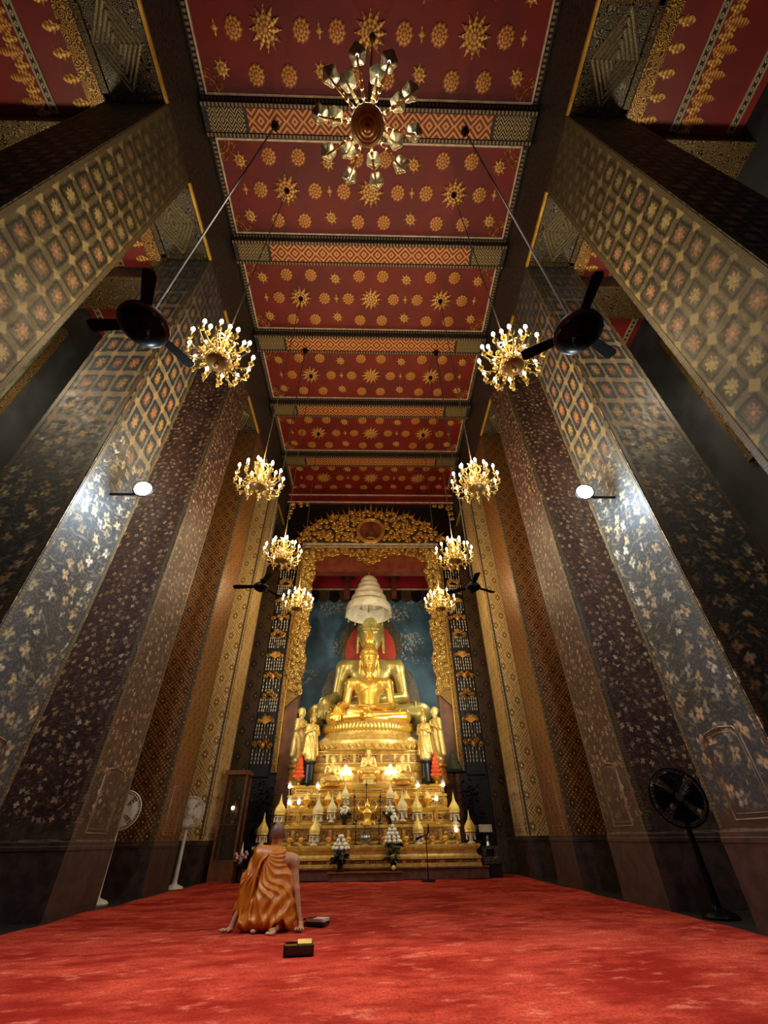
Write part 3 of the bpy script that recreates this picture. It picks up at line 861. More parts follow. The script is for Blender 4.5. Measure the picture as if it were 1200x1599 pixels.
for s in (-1,1):
    inx = lambda z: 2.40+.05*sin(z*5)+.02*sin(z*13)
    zs = [4.95+i*(10.9-4.95)/60 for i in range(61)]
    jp = [(s*inx(z),z) for z in zs]+[(s*2.94,10.9),(s*2.94,4.45)]
    if s > 0: jp = jp[::-1]
    jc = MB().prism(jp, 0, .08, T(0,-.02,0)@RX(pi/2)).obj('jamb_carving', M['carved_gold'], arch, smooth=0)
    b = MB(); fill_scrolls(b, lambda x,z: abs(x) > inx(z)+.06 and abs(x) < 2.88 and z > 4.75+(2.9-abs(x))*-.4+.3, (min(s*2.38,s*2.9),max(s*2.38,s*2.9),4.5,10.85), .115, -.13, 11+s, 2.2, .03)
    tag(b.obj('scroll_carving', M['gold_altar'], jc), None, None, None, 'stuff')
    MB().box(s*2.5 if s > 0 else -2.95, 2.95 if s > 0 else -2.5, .02,.40,0,11.0).obj('wood_post', M['wood'], arch, smooth=0)
    st = MB().box(*sorted((s*2.97,s*3.12)),-.12,0,2.5,11.1).obj('border_strip', M['carved_gold'], arch, smooth=0)
    MB().box(*sorted((s*2.94,s*2.97)),-.15,0,2.5,11.1).obj('border_line', M['gold_line'], st, smooth=0)
    br = MB()
    for (x,z,R) in ((3.72,13.38,.17),(3.35,13.47,.12),(3.05,13.5,.09),(3.78,13.02,.12),(3.82,12.72,.09)): scroll(br, s*x, z, R, -s, 1., -.06, .032)
    br.obj('corner_bracket', M['gold_deep'], arch)

# hanging garlands beside the arch
for s in (-1,1):
    gr = thing('hanging_garland', 'long dark hanging of gilt ornaments and white bead tassels on the %s of the arch' % ('left' if s < 0 else 'right'), 'garland', (s*3.50,YE-.16,0), 0, 'garlands flanking the arch')
    MB().box(-.30,.30,.06,.12,2.4,10.9).obj('black_backing', M['black_gilt'], gr, smooth=0)
    z = 10.7; i = 0; rnd = random.Random(7)
    while z > 3.0:
        o_ = MB(); wide = (.22,.26,.18)[i%3]
        for xx in (-1,-.4,.4,1): scroll(o_, xx*wide, z+(.05 if abs(xx) < .5 else -.03), .085, 1 if xx >= 0 else -1, rnd.uniform(0,6), 0, .02)
        if i % 3 == 0: o_.prism([(-.2,z-.04),(0,z-.16),(.2,z-.04),(.12,z+.02),(.0,z+.12),(-.12,z+.02)],0,.05,T(0,-.03,0)@RX(pi/2))
        if i % 3 == 1: o_.ball((0,-.03,z-.04),(.09,.05,.11),10,6)
        if i % 3 == 2: o_.tube([(-.27,-.02,z),(-.22,-.03,z-.12),(0,-.04,z-.2),(.22,-.03,z-.12),(.27,-.02,z)],.015,5)
        o_.obj('ornament', M['gold_deep'], gr)
        st = MB(); n = (7,6,8)[i%3]
        for c in range(n):
            x = -.28+.56*c/(n-1); ln = .30+.16*(1-abs(2*c/(n-1)-1)); zz = z-.14
            for r_ in range(4):
                if rnd.random() < .8: st.lathe([(.003,-.085),(.015,-.065),(.017,-.02),(.006,0)], 5, T(x+rnd.uniform(-.01,.01),-.02,zz-r_*.115))
            st.tube([(x,-.02,z-.1),(x,-.02,zz-ln)], .003, 4)
        tag(st.obj('bead_tassels', M['bead_white'], gr), None, None, None, 'stuff')
        z -= (.74,.66,.82)[i%3]; i += 1

# ================================================================== CHANDELIERS
def arm_mesh(r0, z0, R, zdip, z1, th, name):
    b = MB()
    pts = [(r0,0,z0),(r0+.06,0,z0+.05),(r0+.30*(R-r0),0,zdip+.02),(r0+.55*(R-r0),0,zdip),(r0+.82*(R-r0),0,zdip+.02),(R+.015,0,zdip+.07),(R,0,z1-.02)]
    P_ = []
    for i in range(len(pts)-1):
        for q in range(3):
            t = q/3; P_.append(tuple(pts[i][j]*(1-t)+pts[i+1][j]*t for j in range(3)))
    P_.append(pts[-1]); b.tube(P_, th, 5)
    cx, cz, cr = r0+.42*(R-r0), zdip+.075, .055          # scroll curl and leaves
    b.tube([(cx+cr*(1-.8*i/12)*cos(.5*i-1.6),0,cz+cr*(1-.8*i/12)*sin(.5*i-1.6)) for i in range(13)], th*.8, 4)
    cx = r0+.8*(R-r0); b.tube([(cx+.04*(1-.8*i/10)*cos(-.55*i+4.7),0,zdip-.035+.04*(1-.8*i/10)*sin(-.55*i+4.7)) for i in range(11)], th*.7, 4)
    for q in (.25,.5,.72):
        x = r0+q*(R-r0); b.ball((x,0,zdip-.012),(.022,.02,.014),6,4)
    b.lathe([(.008,z1-.03),(.036,z1-.008),(.046,z1+.012),(.03,z1+.012),(.018,z1+.002)], 8, T(R,0,0))
    return b.mesh(name, M['brass'])
def candle_mesh(): return MB().lathe([(.015,0),(.019,.01),(.017,.14),(.012,.15)], 8).mesh('candle', M['brass'])
def bulb_mesh(m): return MB().lathe([(.010,0),(.026,.028),(.030,.05),(.020,.085),(.001,.115)], 8).mesh('bulb', m)
low_arm = arm_mesh(.10,-.08,.47,-.17,-.02,.013,'arm'); top_arm = arm_mesh(.07,.16,.30,.08,.20,.012,'arm')
can_me, blb_me = candle_mesh(), bulb_mesh(M['bulb_warm'])
def chandelier(loc, label):
    c = thing('chandelier', label, 'chandelier', loc, random.Random(loc[1]).uniform(0,1), 'brass candle chandeliers')
    MB().lathe([(.0005,-.30),(.02,-.27),(.035,-.245),(.02,-.22),(.05,-.19),(.10,-.15),(.10,-.12),(.05,-.08),(.04,-.02),(.07,.04),(.085,.10),(.05,.16),(.025,.22),(.035,.30),(.06,.36),(.03,.42),(.018,.50),(.03,.54),(.012,.58)],14).obj('baluster', M['brass'], c)
    bw = MB().lathe([(.0005,-.235),(.04,-.235),(.09,-.22),(.145,-.185),(.165,-.15),(.15,-.14),(.1,-.14)],20).obj('bowl', M['brass_dark'], c)
    MB().lathe([(.16,-.165),(.178,-.155),(.178,-.14),(.16,-.13)],20).obj('bowl_rim', M['brass'], bw)
    cr = MB()
    for i in range(6):
        a = 2*pi*(i+.5)/6; pr = [(.03,.50),(.11,.47),(.16,.38),(.13,.29),(.07,.25),(.045,.20)]
        cr.tube([(r*cos(a),r*sin(a),z) for r,z in pr], .010, 5)
        cr.tube([((.15+.04*(1-.08*j)*cos(.6*j))*cos(a),(.15+.04*(1-.08*j)*cos(.6*j))*sin(a),.43+.04*(1-.08*j)*sin(.6*j)) for j in range(10)], .008, 4)
    cr.obj('crown_scrolls', M['brass'], c)
    for n,me,R,z1,off in ((12,low_arm,.47,-.02,0),(6,top_arm,.30,.20,.26)):
        for i in range(n):
            a = 2*pi*i/n+off
            A = put('arm', me, c, (0,0,0), (0,0,a))
            put('candle', can_me, A, (R,0,z1)); put('bulb', blb_me, A, (R,0,z1+.145))
    rod = MB()
    zt = (ZC-.08-loc[2])
    rod.tube([(0,0,.56),(0,0,zt)], .012, 5)
    rod.obj('hanging_rod', M['chain'], c)
    MB().lathe([(.012,zt-.16),(.05,zt-.12),(.075,zt-.02),(.05,zt)],10).obj('ceiling_rose', M['dark'], c)
    L = light('chandelier_light', 'POINT', (0,0,.66), CH_W, WARM, None, .22); L.parent = c
    return c
M['chain'] = plain('dull_chain', '4a4438', '6a6250', .5, .4)
CH_W = 120
for k,nm in enumerate(('nearest pair, below the second star panel','second pair from the camera','third pair, beside the pediment','farthest pair, in front of the arch jambs')):
    yc = .80+PER*(k+1)
    for s in (-1,1):
        chandelier((s*2.24,yc,6.60), 'lit brass candle chandelier on the %s, %s' % ('left' if s < 0 else 'right', nm))

# the different chandelier overhead: long straight arms with glass flower cups
def flower_cup():
    b = MB(); n = 36; prof = [(.012,0),(.035,.012),(.052,.04),(.066,.07)]
    b.lathe(prof, n, None, 1,1,5,.10,False)
    rr = [.067*(1+.10*cos(5*2*pi*k/n)) for k in range(n+1)]
    b.tube([(rr[k]*cos(2*pi*k/n),rr[k]*sin(2*pi*k/n),.07) for k in range(n+1)], .005, 4, None, False)
    return b.mesh('flower_cup', M['glass_cup'])
M['glass_cup'] = plain('frosted_gilt_cup', '8a7c50', 'b0a274', .3, .4)
c0 = thing('overhead_chandelier', 'large chandelier straight overhead with radiating arms and flower-shaped cups', 'chandelier', (.04,.86,5.93))
b0 = MB().lathe([(.0005,-.13),(.02,-.125),(.035,-.10),(.055,-.095),(.07,-.075),(.095,-.07),(.105,-.055),(.125,-.05),(.140,-.03),(.145,-.005),(.13,.02),(.06,.05),(.035,.10),(.03,.35),(.045,.4),(.02,.5)],28).obj('bowl', M['brass_dark'], c0)
MB().lathe([(.143,-.018),(.155,-.01),(.155,.005),(.14,.012)],28).obj('bowl_rim', M['brass'], b0)
cup_me, cb_on = flower_cup(), MB().lathe([(.008,0),(.020,.02),(.025,.05),(.016,.08),(.001,.10)],8).mesh('bulb', M['bulb_cool'])
M['bulb_off'] = plain('unlit_bulb', '8a8c90', 'a0a2a8', .15)
cb_off = MB().lathe([(.008,0),(.020,.02),(.025,.05),(.016,.08),(.001,.10)],8).mesh('bulb', M['bulb_off'])
def straight_arm(R):
    b = MB(); b.tube([(.10,0,.0),(.16,0,.02),(R*.6,0,.0),(R*.9,0,-.015),(R,0,.0),(R,0,.04)], .011, 5)
    b.tube([(.10,0,.05),(R*.45,0,.055),(R*.62,0,.01)], .008, 5)
    for f in (.45,.58,.7): b.ball((R*f,0,.0),(.03,.017,.015),6,4)
    b.tube([(R*.72+.03*cos(.6*i)*(1-.07*i),0,.03+.03*sin(.6*i)*(1-.07*i)) for i in range(11)], .007, 4)
    return b.mesh('arm', M['brass'])
la, ua = straight_arm(.44), straight_arm(.31)
lit = {0,3,5,7,8}
for i in range(10):
    A = put('arm', la, c0, (0,0,0), (0,0,2*pi*i/10+.12)); put('flower_cup', cup_me, A, (.44,0,.03)); put('bulb', cb_on if i in lit else cb_off, A, (.44,0,.05))
for i in range(7):
    A = put('arm', ua, c0, (0,0,.16), (0,0,2*pi*i/7+.5)); put('flower_cup', cup_me, A, (.31,0,.03)); put('bulb', cb_on if i in (2,5) else cb_off, A, (.31,0,.05))
MB().tube([(0,0,.45),(0,0,ZC-.06-5.93)], .02, 6).obj('hanging_rod', M['dark'], c0)
MB().lathe([(.02,ZC-6.12),(.06,ZC-6.06),(.085,ZC-5.96),(.06,ZC-5.93-.02)],12).obj('ceiling_rose', M['dark'], c0)
light('overhead_light', 'POINT', (0,0,.15), 45, (.95,.95,1), None, .3).parent = c0

# ================================================================== CEILING FANS
def fan_blade():
    b = MB(); pts = [(.16,-.04),(.22,-.06),(.62,-.075),(.66,-.05),(.66,.05),(.60,.07),(.22,.05),(.16,.04)]
    b.prism(pts, -.006, .006, RX(.2)); return b.mesh('blade', M['blade'])
M['blade'] = plain('dark_fan_blade', '070708', '0b0b0c', .6, spec=.1)
M['gloss_black'] = plain('gloss_black_motor','050506','09090b',.3,0,spec=.08)
M['rod'] = plain('steel_rod','3a3a38','4c4c4a',.5,.3)
M['silver_dark'] = plain('dull_steel','1a1b1e','2c2e32',.35,0,spec=.4)
bl_me = fan_blade()
for yc,nm,zf in ((2.30,'nearer the camera',5.05),(8.12,'farther in',5.08)):
    for s in (-1,1):
        f = thing('ceiling_fan', 'black ceiling fan on a long rod at the %s, %s' % ('left' if s < 0 else 'right', nm), 'fan', (s*2.28,yc,zf), .7 if s < 0 else .2, 'black ceiling fans')
        FS = 1.62 if yc < 4 else 1.05
        MB().lathe([(.0005,-.115),(.05,-.11),(.06,-.085),(.10,-.08),(.135,-.05),(.145,-.01),(.13,.03),(.09,.06),(.04,.08),(.035,.16)],22,SCL(FS)).obj('motor', M['gloss_black'] if 'gloss_black' in M else M['dark'], f)
        MB().lathe([(.146,-.035),(.158,-.028),(.158,-.012),(.146,-.005)],22,SCL(FS)).obj('rim_ring', M['silver_dark'] if 'silver_dark' in M else M['dark'], f)
        for i in range(3): put('blade', bl_me, f, (0,0,.0), (0,0,2*pi*i/3+.3), .9)
        zt = ZC-.345-zf
        MB().tube([(0,0,.14),(0,0,zt)], .016, 6).obj('down_rod', M['rod'] if 'rod' in M else M['chain'], f)
        MB().lathe([(.02,zt-.22),(.06,zt-.18),(.10,zt-.02),(.08,zt)],12).obj('canopy', M['dark'], f)

# ================================================================== FLOODLIGHTS ON THE SECOND PILLARS
for s in (-1,1):
    f = thing('floodlight', 'glaring white floodlight clamped to the %s pillar' % ('left' if s < 0 else 'right'), 'floodlight', (s*3.46+.01,5.0,5.10), 0, 'white floodlights')
    R = T(0,0,0)@RZ(-s*.12)@RX(radians(18)+pi/2)
    MB().lathe([(.03,-.14),(.09,-.10),(.135,-.02),(.15,.0),(.15,.02),(.135,.022)],24,R,1,.86).obj('housing', M['dark'], f)
    MB().lathe([(.132,.018),(.12,.03),(.07,.04),(.001,.044)],24,R,1,.86).obj('lens', M['flood'], f)
    MB().tube([(0,.06,0),(s*.2,.10,-.02),(s*.54,.10,-.02)], .022, 6).obj('bracket', M['dark'], f)
    light('floodlight_glow', 'POINT', (-s*.22,.02,-.12), 125, COOL, None, .10).parent = f

# ================================================================== TIERED WHITE UMBRELLA OVER THE LARGE STATUE
u = thing('tiered_umbrella', 'cream tiered ceremonial umbrella hanging over the large golden statue', 'umbrella', (-.05,16.05,7.98))
M['cloth_in'] = plain('umbrella_cloth', 'c4bea2', 'dcd6bc', .8, 0, 4)
rs = [(.93,0,.42),(.74,.52,.26),(.60,.84,.24),(.47,1.13,.22),(.36,1.39,.20)]
for i,(r,z,hh) in enumerate(rs):
    MB().lathe([(r,z),(r*1.005,z+.05),(r*.985,z+hh*.75),(r*.93,z+hh),(r*.75,z+hh+.09),(r*.72,z+hh+.08),(r*.91,z+hh-.02),(r*.965,z+hh*.7),(r*.985,z)],40,cap=False).obj('tier', M['cloth_in'], u)
    MB().lathe([(r*1.0,z+.0),(r*1.015,z+.01),(r*1.015,z+.05),(r*1.0,z+.06)],40,cap=False).obj('tier_band', M['white_line'], u)
MB().tube([(0,0,.2),(0,0,2.9)], .02, 8).obj('pole', M['brass'], u)
for i in range(14):
    a = 2*pi*i/14
    MB().lathe([(.001,-.14),(.03,-.12),(.022,-.06),(.006,-.03),(.004,0)],6).obj('tassel', M['white_line'], u, (.92*cos(a),.92*sin(a),0))
MB().lathe([(.001,.05),(.05,.12),(.03,.25),(.02,.4)],8).obj('finial_drop', M['brass'], u)
# ================================================================== STATUES
def mir(ps):
    out = []
    for p in ps:
        q = list(p)
        if p[0] == 'c': q[1] = (-p[1][0],)+tuple(p[1][1:]); q[2] = (-p[2][0],)+tuple(p[2][1:])
        else: q[1] = (-p[1][0],)+tuple(p[1][1:])
        out.append(tuple(q))
    return out
def head_prims(z, s=1., y=0.):
    f = lambda x,yy,zz: (x*s, y+yy*s, z+zz*s)
    r = lambda *a: tuple(q*s for q in a)
    ps = [('e',f(0,0,.42),r(.30,.32,.36),.08*s), ('e',f(0,-.06,.20),r(.235,.24,.25),.10*s), ('e',f(0,-.25,.05),r(.085,.07,.065),.08*s),
          ('c',f(0,-.315,.42),f(0,-.375,.24),.026*s,.046*s,.03*s), ('e',f(0,-.365,.235),r(.062,.04,.032),.02*s),
          ('c',f(-.065,-.318,.125),f(.065,-.318,.125),.026*s,.026*s,.02*s), ('c',f(-.05,-.308,.085),f(.05,-.308,.085),.026*s,.026*s,.02*s)]
    h = [('c',f(.035,-.325,.445),f(.20,-.255,.455),.020*s,.016*s,.02*s), ('e',f(.115,-.285,.365),r(.08,.035,.036),.02*s),
         ('e',f(.315,.02,.26),r(.04,.085,.20),.02*s), ('c',f(.315,0,.12),f(.32,-.02,-.06),.045*s,.03*s,.03*s)]
    return ps+h+mir(h)
def buddha_prims():
    ps = [('e',(0,0,.30),(.52,.36,.28),.1), ('c',(0,.02,.42),(0,.02,.80),.30,.30,.12), ('e',(0,.02,.80),(.36,.25,.34),.12), ('e',(0,0,1.13),(.47,.29,.32),.14),
          ('c',(-.50,.02,1.33),(.50,.02,1.33),.155,.155,.12), ('c',(0,.02,1.4),(0,-.02,1.76),.165,.15,.08)]
    leg = [('c',(.25,.05,.21),(1.12,-.20,.21),.24,.22,.12)]
    ps += leg+mir(leg)
    ps += [('c',(1.12,-.24,.21),(-.05,-.62,.15),.205,.15,.10), ('c',(-1.12,-.24,.19),(-.1,-.52,.21),.205,.18,.10),
           ('c',(-.05,-.55,.29),(-.62,-.50,.33),.12,.085,.06), ('c',(.0,-.62,.12),(.55,-.50,.09),.11,.09,.06)]
    arm = [('e',(.62,.02,1.30),(.18,.17,.19),.08), ('c',(.65,.02,1.28),(.76,.06,.62),.155,.125,.06)]
    ps += arm+mir(arm)
    # hand over the shin
    ps += [('c',(-.76,.06,.62),(-.92,-.42,.47),.12,.09,.05), ('e',(-.97,-.53,.39),(.13,.085,.12),.05)]
    for i in range(4):
        x = -1.065+.064*i; ps += [('c',(x,-.585,.36),(x-.005,-.635,.20),.034,.032,.015), ('c',(x-.005,-.635,.20),(x,-.625,.03+.02*abs(i-1.5)),.031,.026,.0)]
    ps += [('c',(-.87,-.55,.38),(-.81,-.62,.22),.036,.028,.02)]
    # hand in the lap
    ps += [('c',(.76,.06,.62),(.26,-.46,.47),.12,.09,.05), ('e',(.04,-.54,.45),(.24,.11,.06),.05)]
    for i in range(4): ps += [('c',(-.08,-.48-.045*i,.47),(-.32,-.48-.04*i,.49),.032,.026,.015)]
    ps += [('c',(.10,-.52,.50),(.02,-.52,.62),.036,.028,.02)]
    return ps+head_prims(1.70)
bud_me = sculpt('body', buddha_prims(), .017, M['gold'])
def curls(X,Y,Z): return .012*np.sin(X*62)*np.sin(Z*62)*np.sin(Y*62)
hair_ps = [('e',(0,.06,2.27),(.335,.345,.315),.06), ('e',(0,.05,2.55),(.20,.21,.17),.08), ('e',(0,.13,2.05),(.30,.26,.28),.08)]
hair_me = sculpt('hair', hair_ps, .02, M['gold'], curls)
flame = MB().lathe([(.05,0),(.10,.05),(.115,.12),(.085,.24),(.055,.36),(.03,.48),(.001,.62)], 16, None, 1,.7,8,.12)
for s in (-1,1):
    for q in range(3): flame.tube([(s*.08,0,.06+.13*q),(s*(.13-.025*q),-.02,.16+.13*q),(s*(.07-.02*q),0,.28+.14*q)],[.03,.03,.005],5)
flame_me = flame.mesh('flame_finial', M['gold'])
def front_y(x,z):
    best = 0
    for c,r in (((0,.02,.78),(.37,.26,.36)),((0,0,1.12),(.50,.30,.34)),((0,.02,1.33),(.62,.165,.165))):
        q = 1-(x/r[0])**2-((z-c[2])/r[2])**2
        if q > 0: best = min(best, c[1]-r[1]*sqrt(q))
    return best-.012
def line_pts(a, b, n=14, sag=0):
    return [(a[0]+(b[0]-a[0])*i/n, front_y(a[0]+(b[0]-a[0])*i/n, a[1]+(b[1]-a[1])*i/n-sag*sin(pi*i/n)), a[1]+(b[1]-a[1])*i/n-sag*sin(pi*i/n)) for i in range(n+1)]
sash = MB(); sash.tube(line_pts((.26,1.44),(-.40,.98),14,.16), .018, 6)
sash.tube(line_pts((.26,1.40),(.12,.72)), .016, 6); sash.tube(line_pts((.12,1.36),(.0,.72)), .016, 6)
sash.tube([(-.42,-.28,.52),(-.25,-.36,.56),(0,-.40,.55),(.25,-.36,.56),(.42,-.28,.52)], .02, 6)
sash_me = sash.mesh('robe_edge', M['gold'])
hem = MB()
hem.tube([(-.95,-.50,.10),(-.5,-.72,.10),(.0,-.80,.10),(.5,-.66,.16),(.95,-.44,.22)],.018,6); hem.tube([(.93,-.18,.50),(1.0,-.40,.42),(.98,-.48,.25)],.02,6)
hem_me = hem.mesh('robe_hem', M['gold'])
def buddha(label, loc, sc, mats=None):
    t = thing('seated_buddha_statue', label, 'statue', loc, 0, None, sc)
    for nm,me in (('body',bud_me),('hair',hair_me),('flame_finial',flame_me),('robe_edge',sash_me),('robe_hem',hem_me)):
        if mats is not None:
            me = me.copy(); me.materials.clear(); me.materials.append(mats)
        put(nm, me, t, (0,.04,2.66) if nm == 'flame_finial' else (0,0,0))
    return t
buddha('bright gold seated statue with flame finial on the lotus throne', (0,14.72,3.62), 1.0)
buddha('larger aged gold seated statue behind the bright one, under the umbrella', (0.03,17.3,4.08), 1.70, M['gold_old'])

# backboard of the large statue
hp = [(2.05,.02),(2.08,4.6),(1.98,5.7),(1.72,6.4),(1.25,6.62),(1.22,6.9),(1.38,7.4),(1.30,8.05),(.98,8.55),(.5,8.9),(0,9.05)]
full = hp+[(-x,z) for x,z in hp[-2::-1]]
ab = thing('statue_backboard', 'red flame-shaped backboard with carved border behind the large statue', 'backboard', (.03,18.2,0))
MB().prism(full, 0, .10, T(0,.1,0)@RX(pi/2)).obj('carved_border', M['carved_grey'], ab, smooth=0)
M['red_field'] = red_lacquer('red_backboard', '9a2818', 'b83a26')
MB().prism([(x*.80+(0), z*.955) for x,z in full], 0, .05, T(0,-.0,0)@RX(pi/2)).obj('red_field', M['red_field'], ab, smooth=0)

# lotus throne and pedestal of the bright statue
SYR = .58
th_ = thing('lotus_throne', 'gilded lotus throne with petals and scalloped skirt carrying the bright statue', 'throne', (0,14.75,0))
MB().lathe([(1.60,2.86),(1.64,2.92),(1.72,3.02),(1.70,3.10),(1.60,3.16),(1.48,3.24),(1.40,3.30),(1.38,3.36),(1.40,3.56),(1.46,3.62),(1.2,3.63)],72,None,1,SYR).obj('seat', M['gold_altar'], th_)
pet = MB(); pet.add([(0,0,0),(.055,-.02,.05),(.06,-.03,.12),(0,-.05,.20),(-.06,-.03,.12),(-.055,-.02,.05),(0,-.055,.09)],[(0,1,6),(1,2,6),(2,3,6),(3,4,6),(4,5,6),(5,0,6)])
pet_me = pet.mesh('lotus_petal', M['gold'], 60)
for i in range(34):
    a = -pi/2+(i-16.5)*pi/36
    put('lotus_petal', pet_me, th_, (1.385*cos(a),1.385*SYR*sin(a)-.01,3.35), (0,0,atan2(sin(a),cos(a)*SYR)+pi/2), 1.15)
sk = MB()
for i in range(23):
    a0 = -pi/2+(i-11.5)*pi/24; a1 = a0+pi/24
    p0, p1 = Vector((1.70*cos(a0),1.70*SYR*sin(a0),3.0)), Vector((1.70*cos(a1),1.70*SYR*sin(a1),3.0))
    sk.tube([p0.lerp(p1,t/6)-Vector((0,0,.10*sin(pi*t/6))) for t in range(7)], .022, 5)
sk.obj('scalloped_swag', M['gold'], th_)
pd = thing('statue_pedestal', 'tall stepped gilt pedestal block under the lotus throne', 'pedestal', (0,0,0))
MB().mould(1.58,14.22,15.7,[(.06,1.98),(.06,2.06),(0,2.12),(0,2.30),(.06,2.36),(.08,2.44),(.02,2.50),(-.04,2.54),(-.04,2.78),(.04,2.84),(.04,2.86)]).obj('block', M['gold_altar'], pd, smooth=20)
dn = MB().box(-.05,.05,-.02,0,0,.16).mesh('dentil', M['gold_deep'], 0)
for i in range(20): put('dentil', dn, pd, (-1.45+2.9*i/19,14.21,2.14))
for i in range(8):
    x = -1.4+i*.4
    MB().box(x-.16,x+.16,14.23,14.27,2.57,2.76).obj('relief_panel', M['carved_gold'], pd, smooth=0)

# standing and kneeling attendants
def stand_prims(crown):
    ps = [('e',(0,0,.10),(.20,.15,.10),.05), ('c',(0,0,.12),(0,.0,.72),.175,.155,.06), ('e',(0,0,.55),(.20,.14,.45),.08), ('e',(0,-.01,1.02),(.19,.125,.24),.08),
          ('c',(-.15,0,1.17),(.15,0,1.17),.07,.07,.06), ('c',(0,0,1.2),(0,-.01,1.32),.06,.055,.04)]
    arm = [('c',(.20,0,1.16),(.25,-.01,.92),.07,.055,.03), ('c',(.25,-.01,.92),(.05,-.17,1.02),.052,.035,.03)]
    ps += arm+mir(arm)+[('e',(0,-.19,1.08),(.035,.03,.085),.02), ('c',(.16,.02,1.1),(.24,.03,.25),.06,.09,.06), ('c',(-.16,.02,1.1),(-.24,.03,.25),.06,.09,.06)]
    ps += head_prims(1.29, .36)
    return ps
def robefold(X,Y,Z): return .008*np.sin(X*48+Z*9)*(Z<1.0)*(Z>.08)
dis_me = sculpt('body', stand_prims(0), .014, M['gold_pale'], robefold)
crn_me = dis_me.copy(); crn_me.materials.clear(); crn_me.materials.append(M['gold_altar'])
crown_fin = MB().lathe([(.10,0),(.115,.04),(.085,.09),(.095,.12),(.055,.18),(.06,.21),(.03,.28),(.015,.36),(.001,.46)],12).mesh('pointed_crown', M['gold'])
cap_me = sculpt('hair', [('e',(0,.02,1.455),(.118,.122,.11),.03)], .012, M['gold_pale'])
for s in (-1,1):
    nm = 'left' if s < 0 else 'right'
    t = thing('disciple_statue', 'pale gold standing disciple with joined hands, outermost on the %s of the throne' % nm, 'statue', (s*2.10,14.42,2.52), -s*1.15, 'standing attendants', 1.02)
    put('body', dis_me, t); put('hair', cap_me, t)
    MB().lathe([(.26,-.5),(.28,-.44),(.24,-.38),(.22,-.12),(.27,-.06),(.26,0)],16).obj('base', M['gold_deep'], t)
    t = thing('crowned_statue', 'gold standing figure with pointed crown beside the %s end of the throne' % nm, 'statue', (s*1.67,13.98,2.56), -s*.6, 'standing attendants', .80)
    put('body', crn_me, t); put('pointed_crown', crown_fin, t, (0,.01,1.50))
    MB().lathe([(.22,-.75),(.24,-.70),(.18,-.64),(.18,-.10),(.22,-.05),(.21,0)],14).obj('base', M['black_gilt'], t)
def kneel_prims():
    ps = [('e',(0,.03,.14),(.24,.2,.15),.05),('c',(.12,0,.1),(.30,-.16,.09),.11,.09,.05),('c',(-.12,0,.1),(-.30,-.16,.09),.11,.09,.05),('c',(-.30,-.16,.08),(.2,-.24,.07),.08,.06,.04),('c',(.30,-.16,.08),(-.2,-.24,.07),.08,.06,.04),
          ('e',(0,0,.36),(.16,.115,.2),.06),('c',(-.14,0,.50),(.14,0,.50),.06,.06,.05),('c',(0,0,.5),(0,-.01,.63),.05,.048,.03)]
    arm = [('c',(.19,0,.49),(.25,.0,.27),.058,.048,.02),('c',(.25,0,.27),(.06,-.17,.30),.045,.032,.02)]
    return ps+arm+mir(arm)+[('e',(0,-.19,.32),(.06,.03,.05),.02)]+head_prims(.60,.30)
kn_me = sculpt('body', kneel_prims(), .0125, M['gold_altar'])
for x,y,z,lab,ped in ((0.02,13.98,2.22,'small gold seated figure in the middle, raised on its own column',1),(-1.0,13.86,2.02,'small gold seated figure before the throne, next to the left candelabrum',0),(1.0,13.86,2.04,'small gold seated figure before the throne, next to the right candelabrum',0)):
    t = thing('small_seated_statue', lab, 'statue', (x,y,z), 0, 'small seated figures', .82)
    put('body', kn_me, t)
    MB().lathe([(.28,-.08),(.30,-.05),(.26,-.02),(.29,0),(.27,.01)],14,None,1,.8).obj('base', M['gold'], t)
    if ped: MB().sq([(.24,-.29),(.24,-.25),(.17,-.22),(.17,-.14),(.24,-.11),(.24,-.08)]).obj('column', M['gold_pale'], t, smooth=0)
# ================================================================== ALTAR
def step(x0,x1,y0,y1,z1,name,label,mat):
    o = thing(name, label, 'step', (0,0,0), 0)
    MB().box(x0,x1,y0,y1,.034,z1-.03).obj('riser', mat, o, smooth=0)
    MB().box(x0-.02,x1+.02,y0-.03,y1,z1-.03,z1).obj('tread_edge', M['gold_brown'], o, smooth=0)
    return o
M['step'] = plain('brown_step', '4a2a1c', '5e3826', .7, 0, 8)
step(-.88,.82,12.78,13.02,.20,'altar_step','brown step block projecting at the middle of the altar foot',M['step'])
s2 = step(-2.9,2.9,13.02,13.2,.26,'altar_plinth','long low brown plinth along the altar foot',M['step'])
def tier(label, hw, y0, y1, prof, npan, zp, mat, pm):
    t = thing('altar_tier', label, 'altar', (0,0,0), 0, 'stepped altar tiers')
    MB().mould(hw,y0,y1,prof).obj('body', mat, t, smooth=20)
    w_ = 2*hw/npan
    for i in range(npan):
        x = -hw+w_*(i+.5); f = MB(); a = w_/2-.05
        f.box(x-a,x+a,y0-.012,y0+.02,zp[0],zp[1])
        p = f.obj('panel', pm, t, smooth=0)
        MB().box(x-a*.8,x+a*.8,y0-.026,y0,zp[0]+.03,zp[1]-.03).obj('inset', M['carved_gold'], p, smooth=0)
    for i in range(npan+1):
        x = -hw+w_*i; MB().box(x-.035,x+.035,y0-.03,y0+.02,zp[0]-.01,zp[1]+.01).obj('pilaster', M['gold_deep'], t, smooth=0)
    return t
tier('lowest moulded gilt altar tier just above the brown plinth', 2.72, 13.12, 15.8, [(.05,.26),(.05,.31),(.0,.33),(.0,.38),(.06,.40),(.06,.44),(.0,.46),(-.03,.50),(-.03,.56),(.03,.60),(.06,.63),(.06,.68)], 12, (.335,.375), M['gold_altar'], M['gold_brown'])
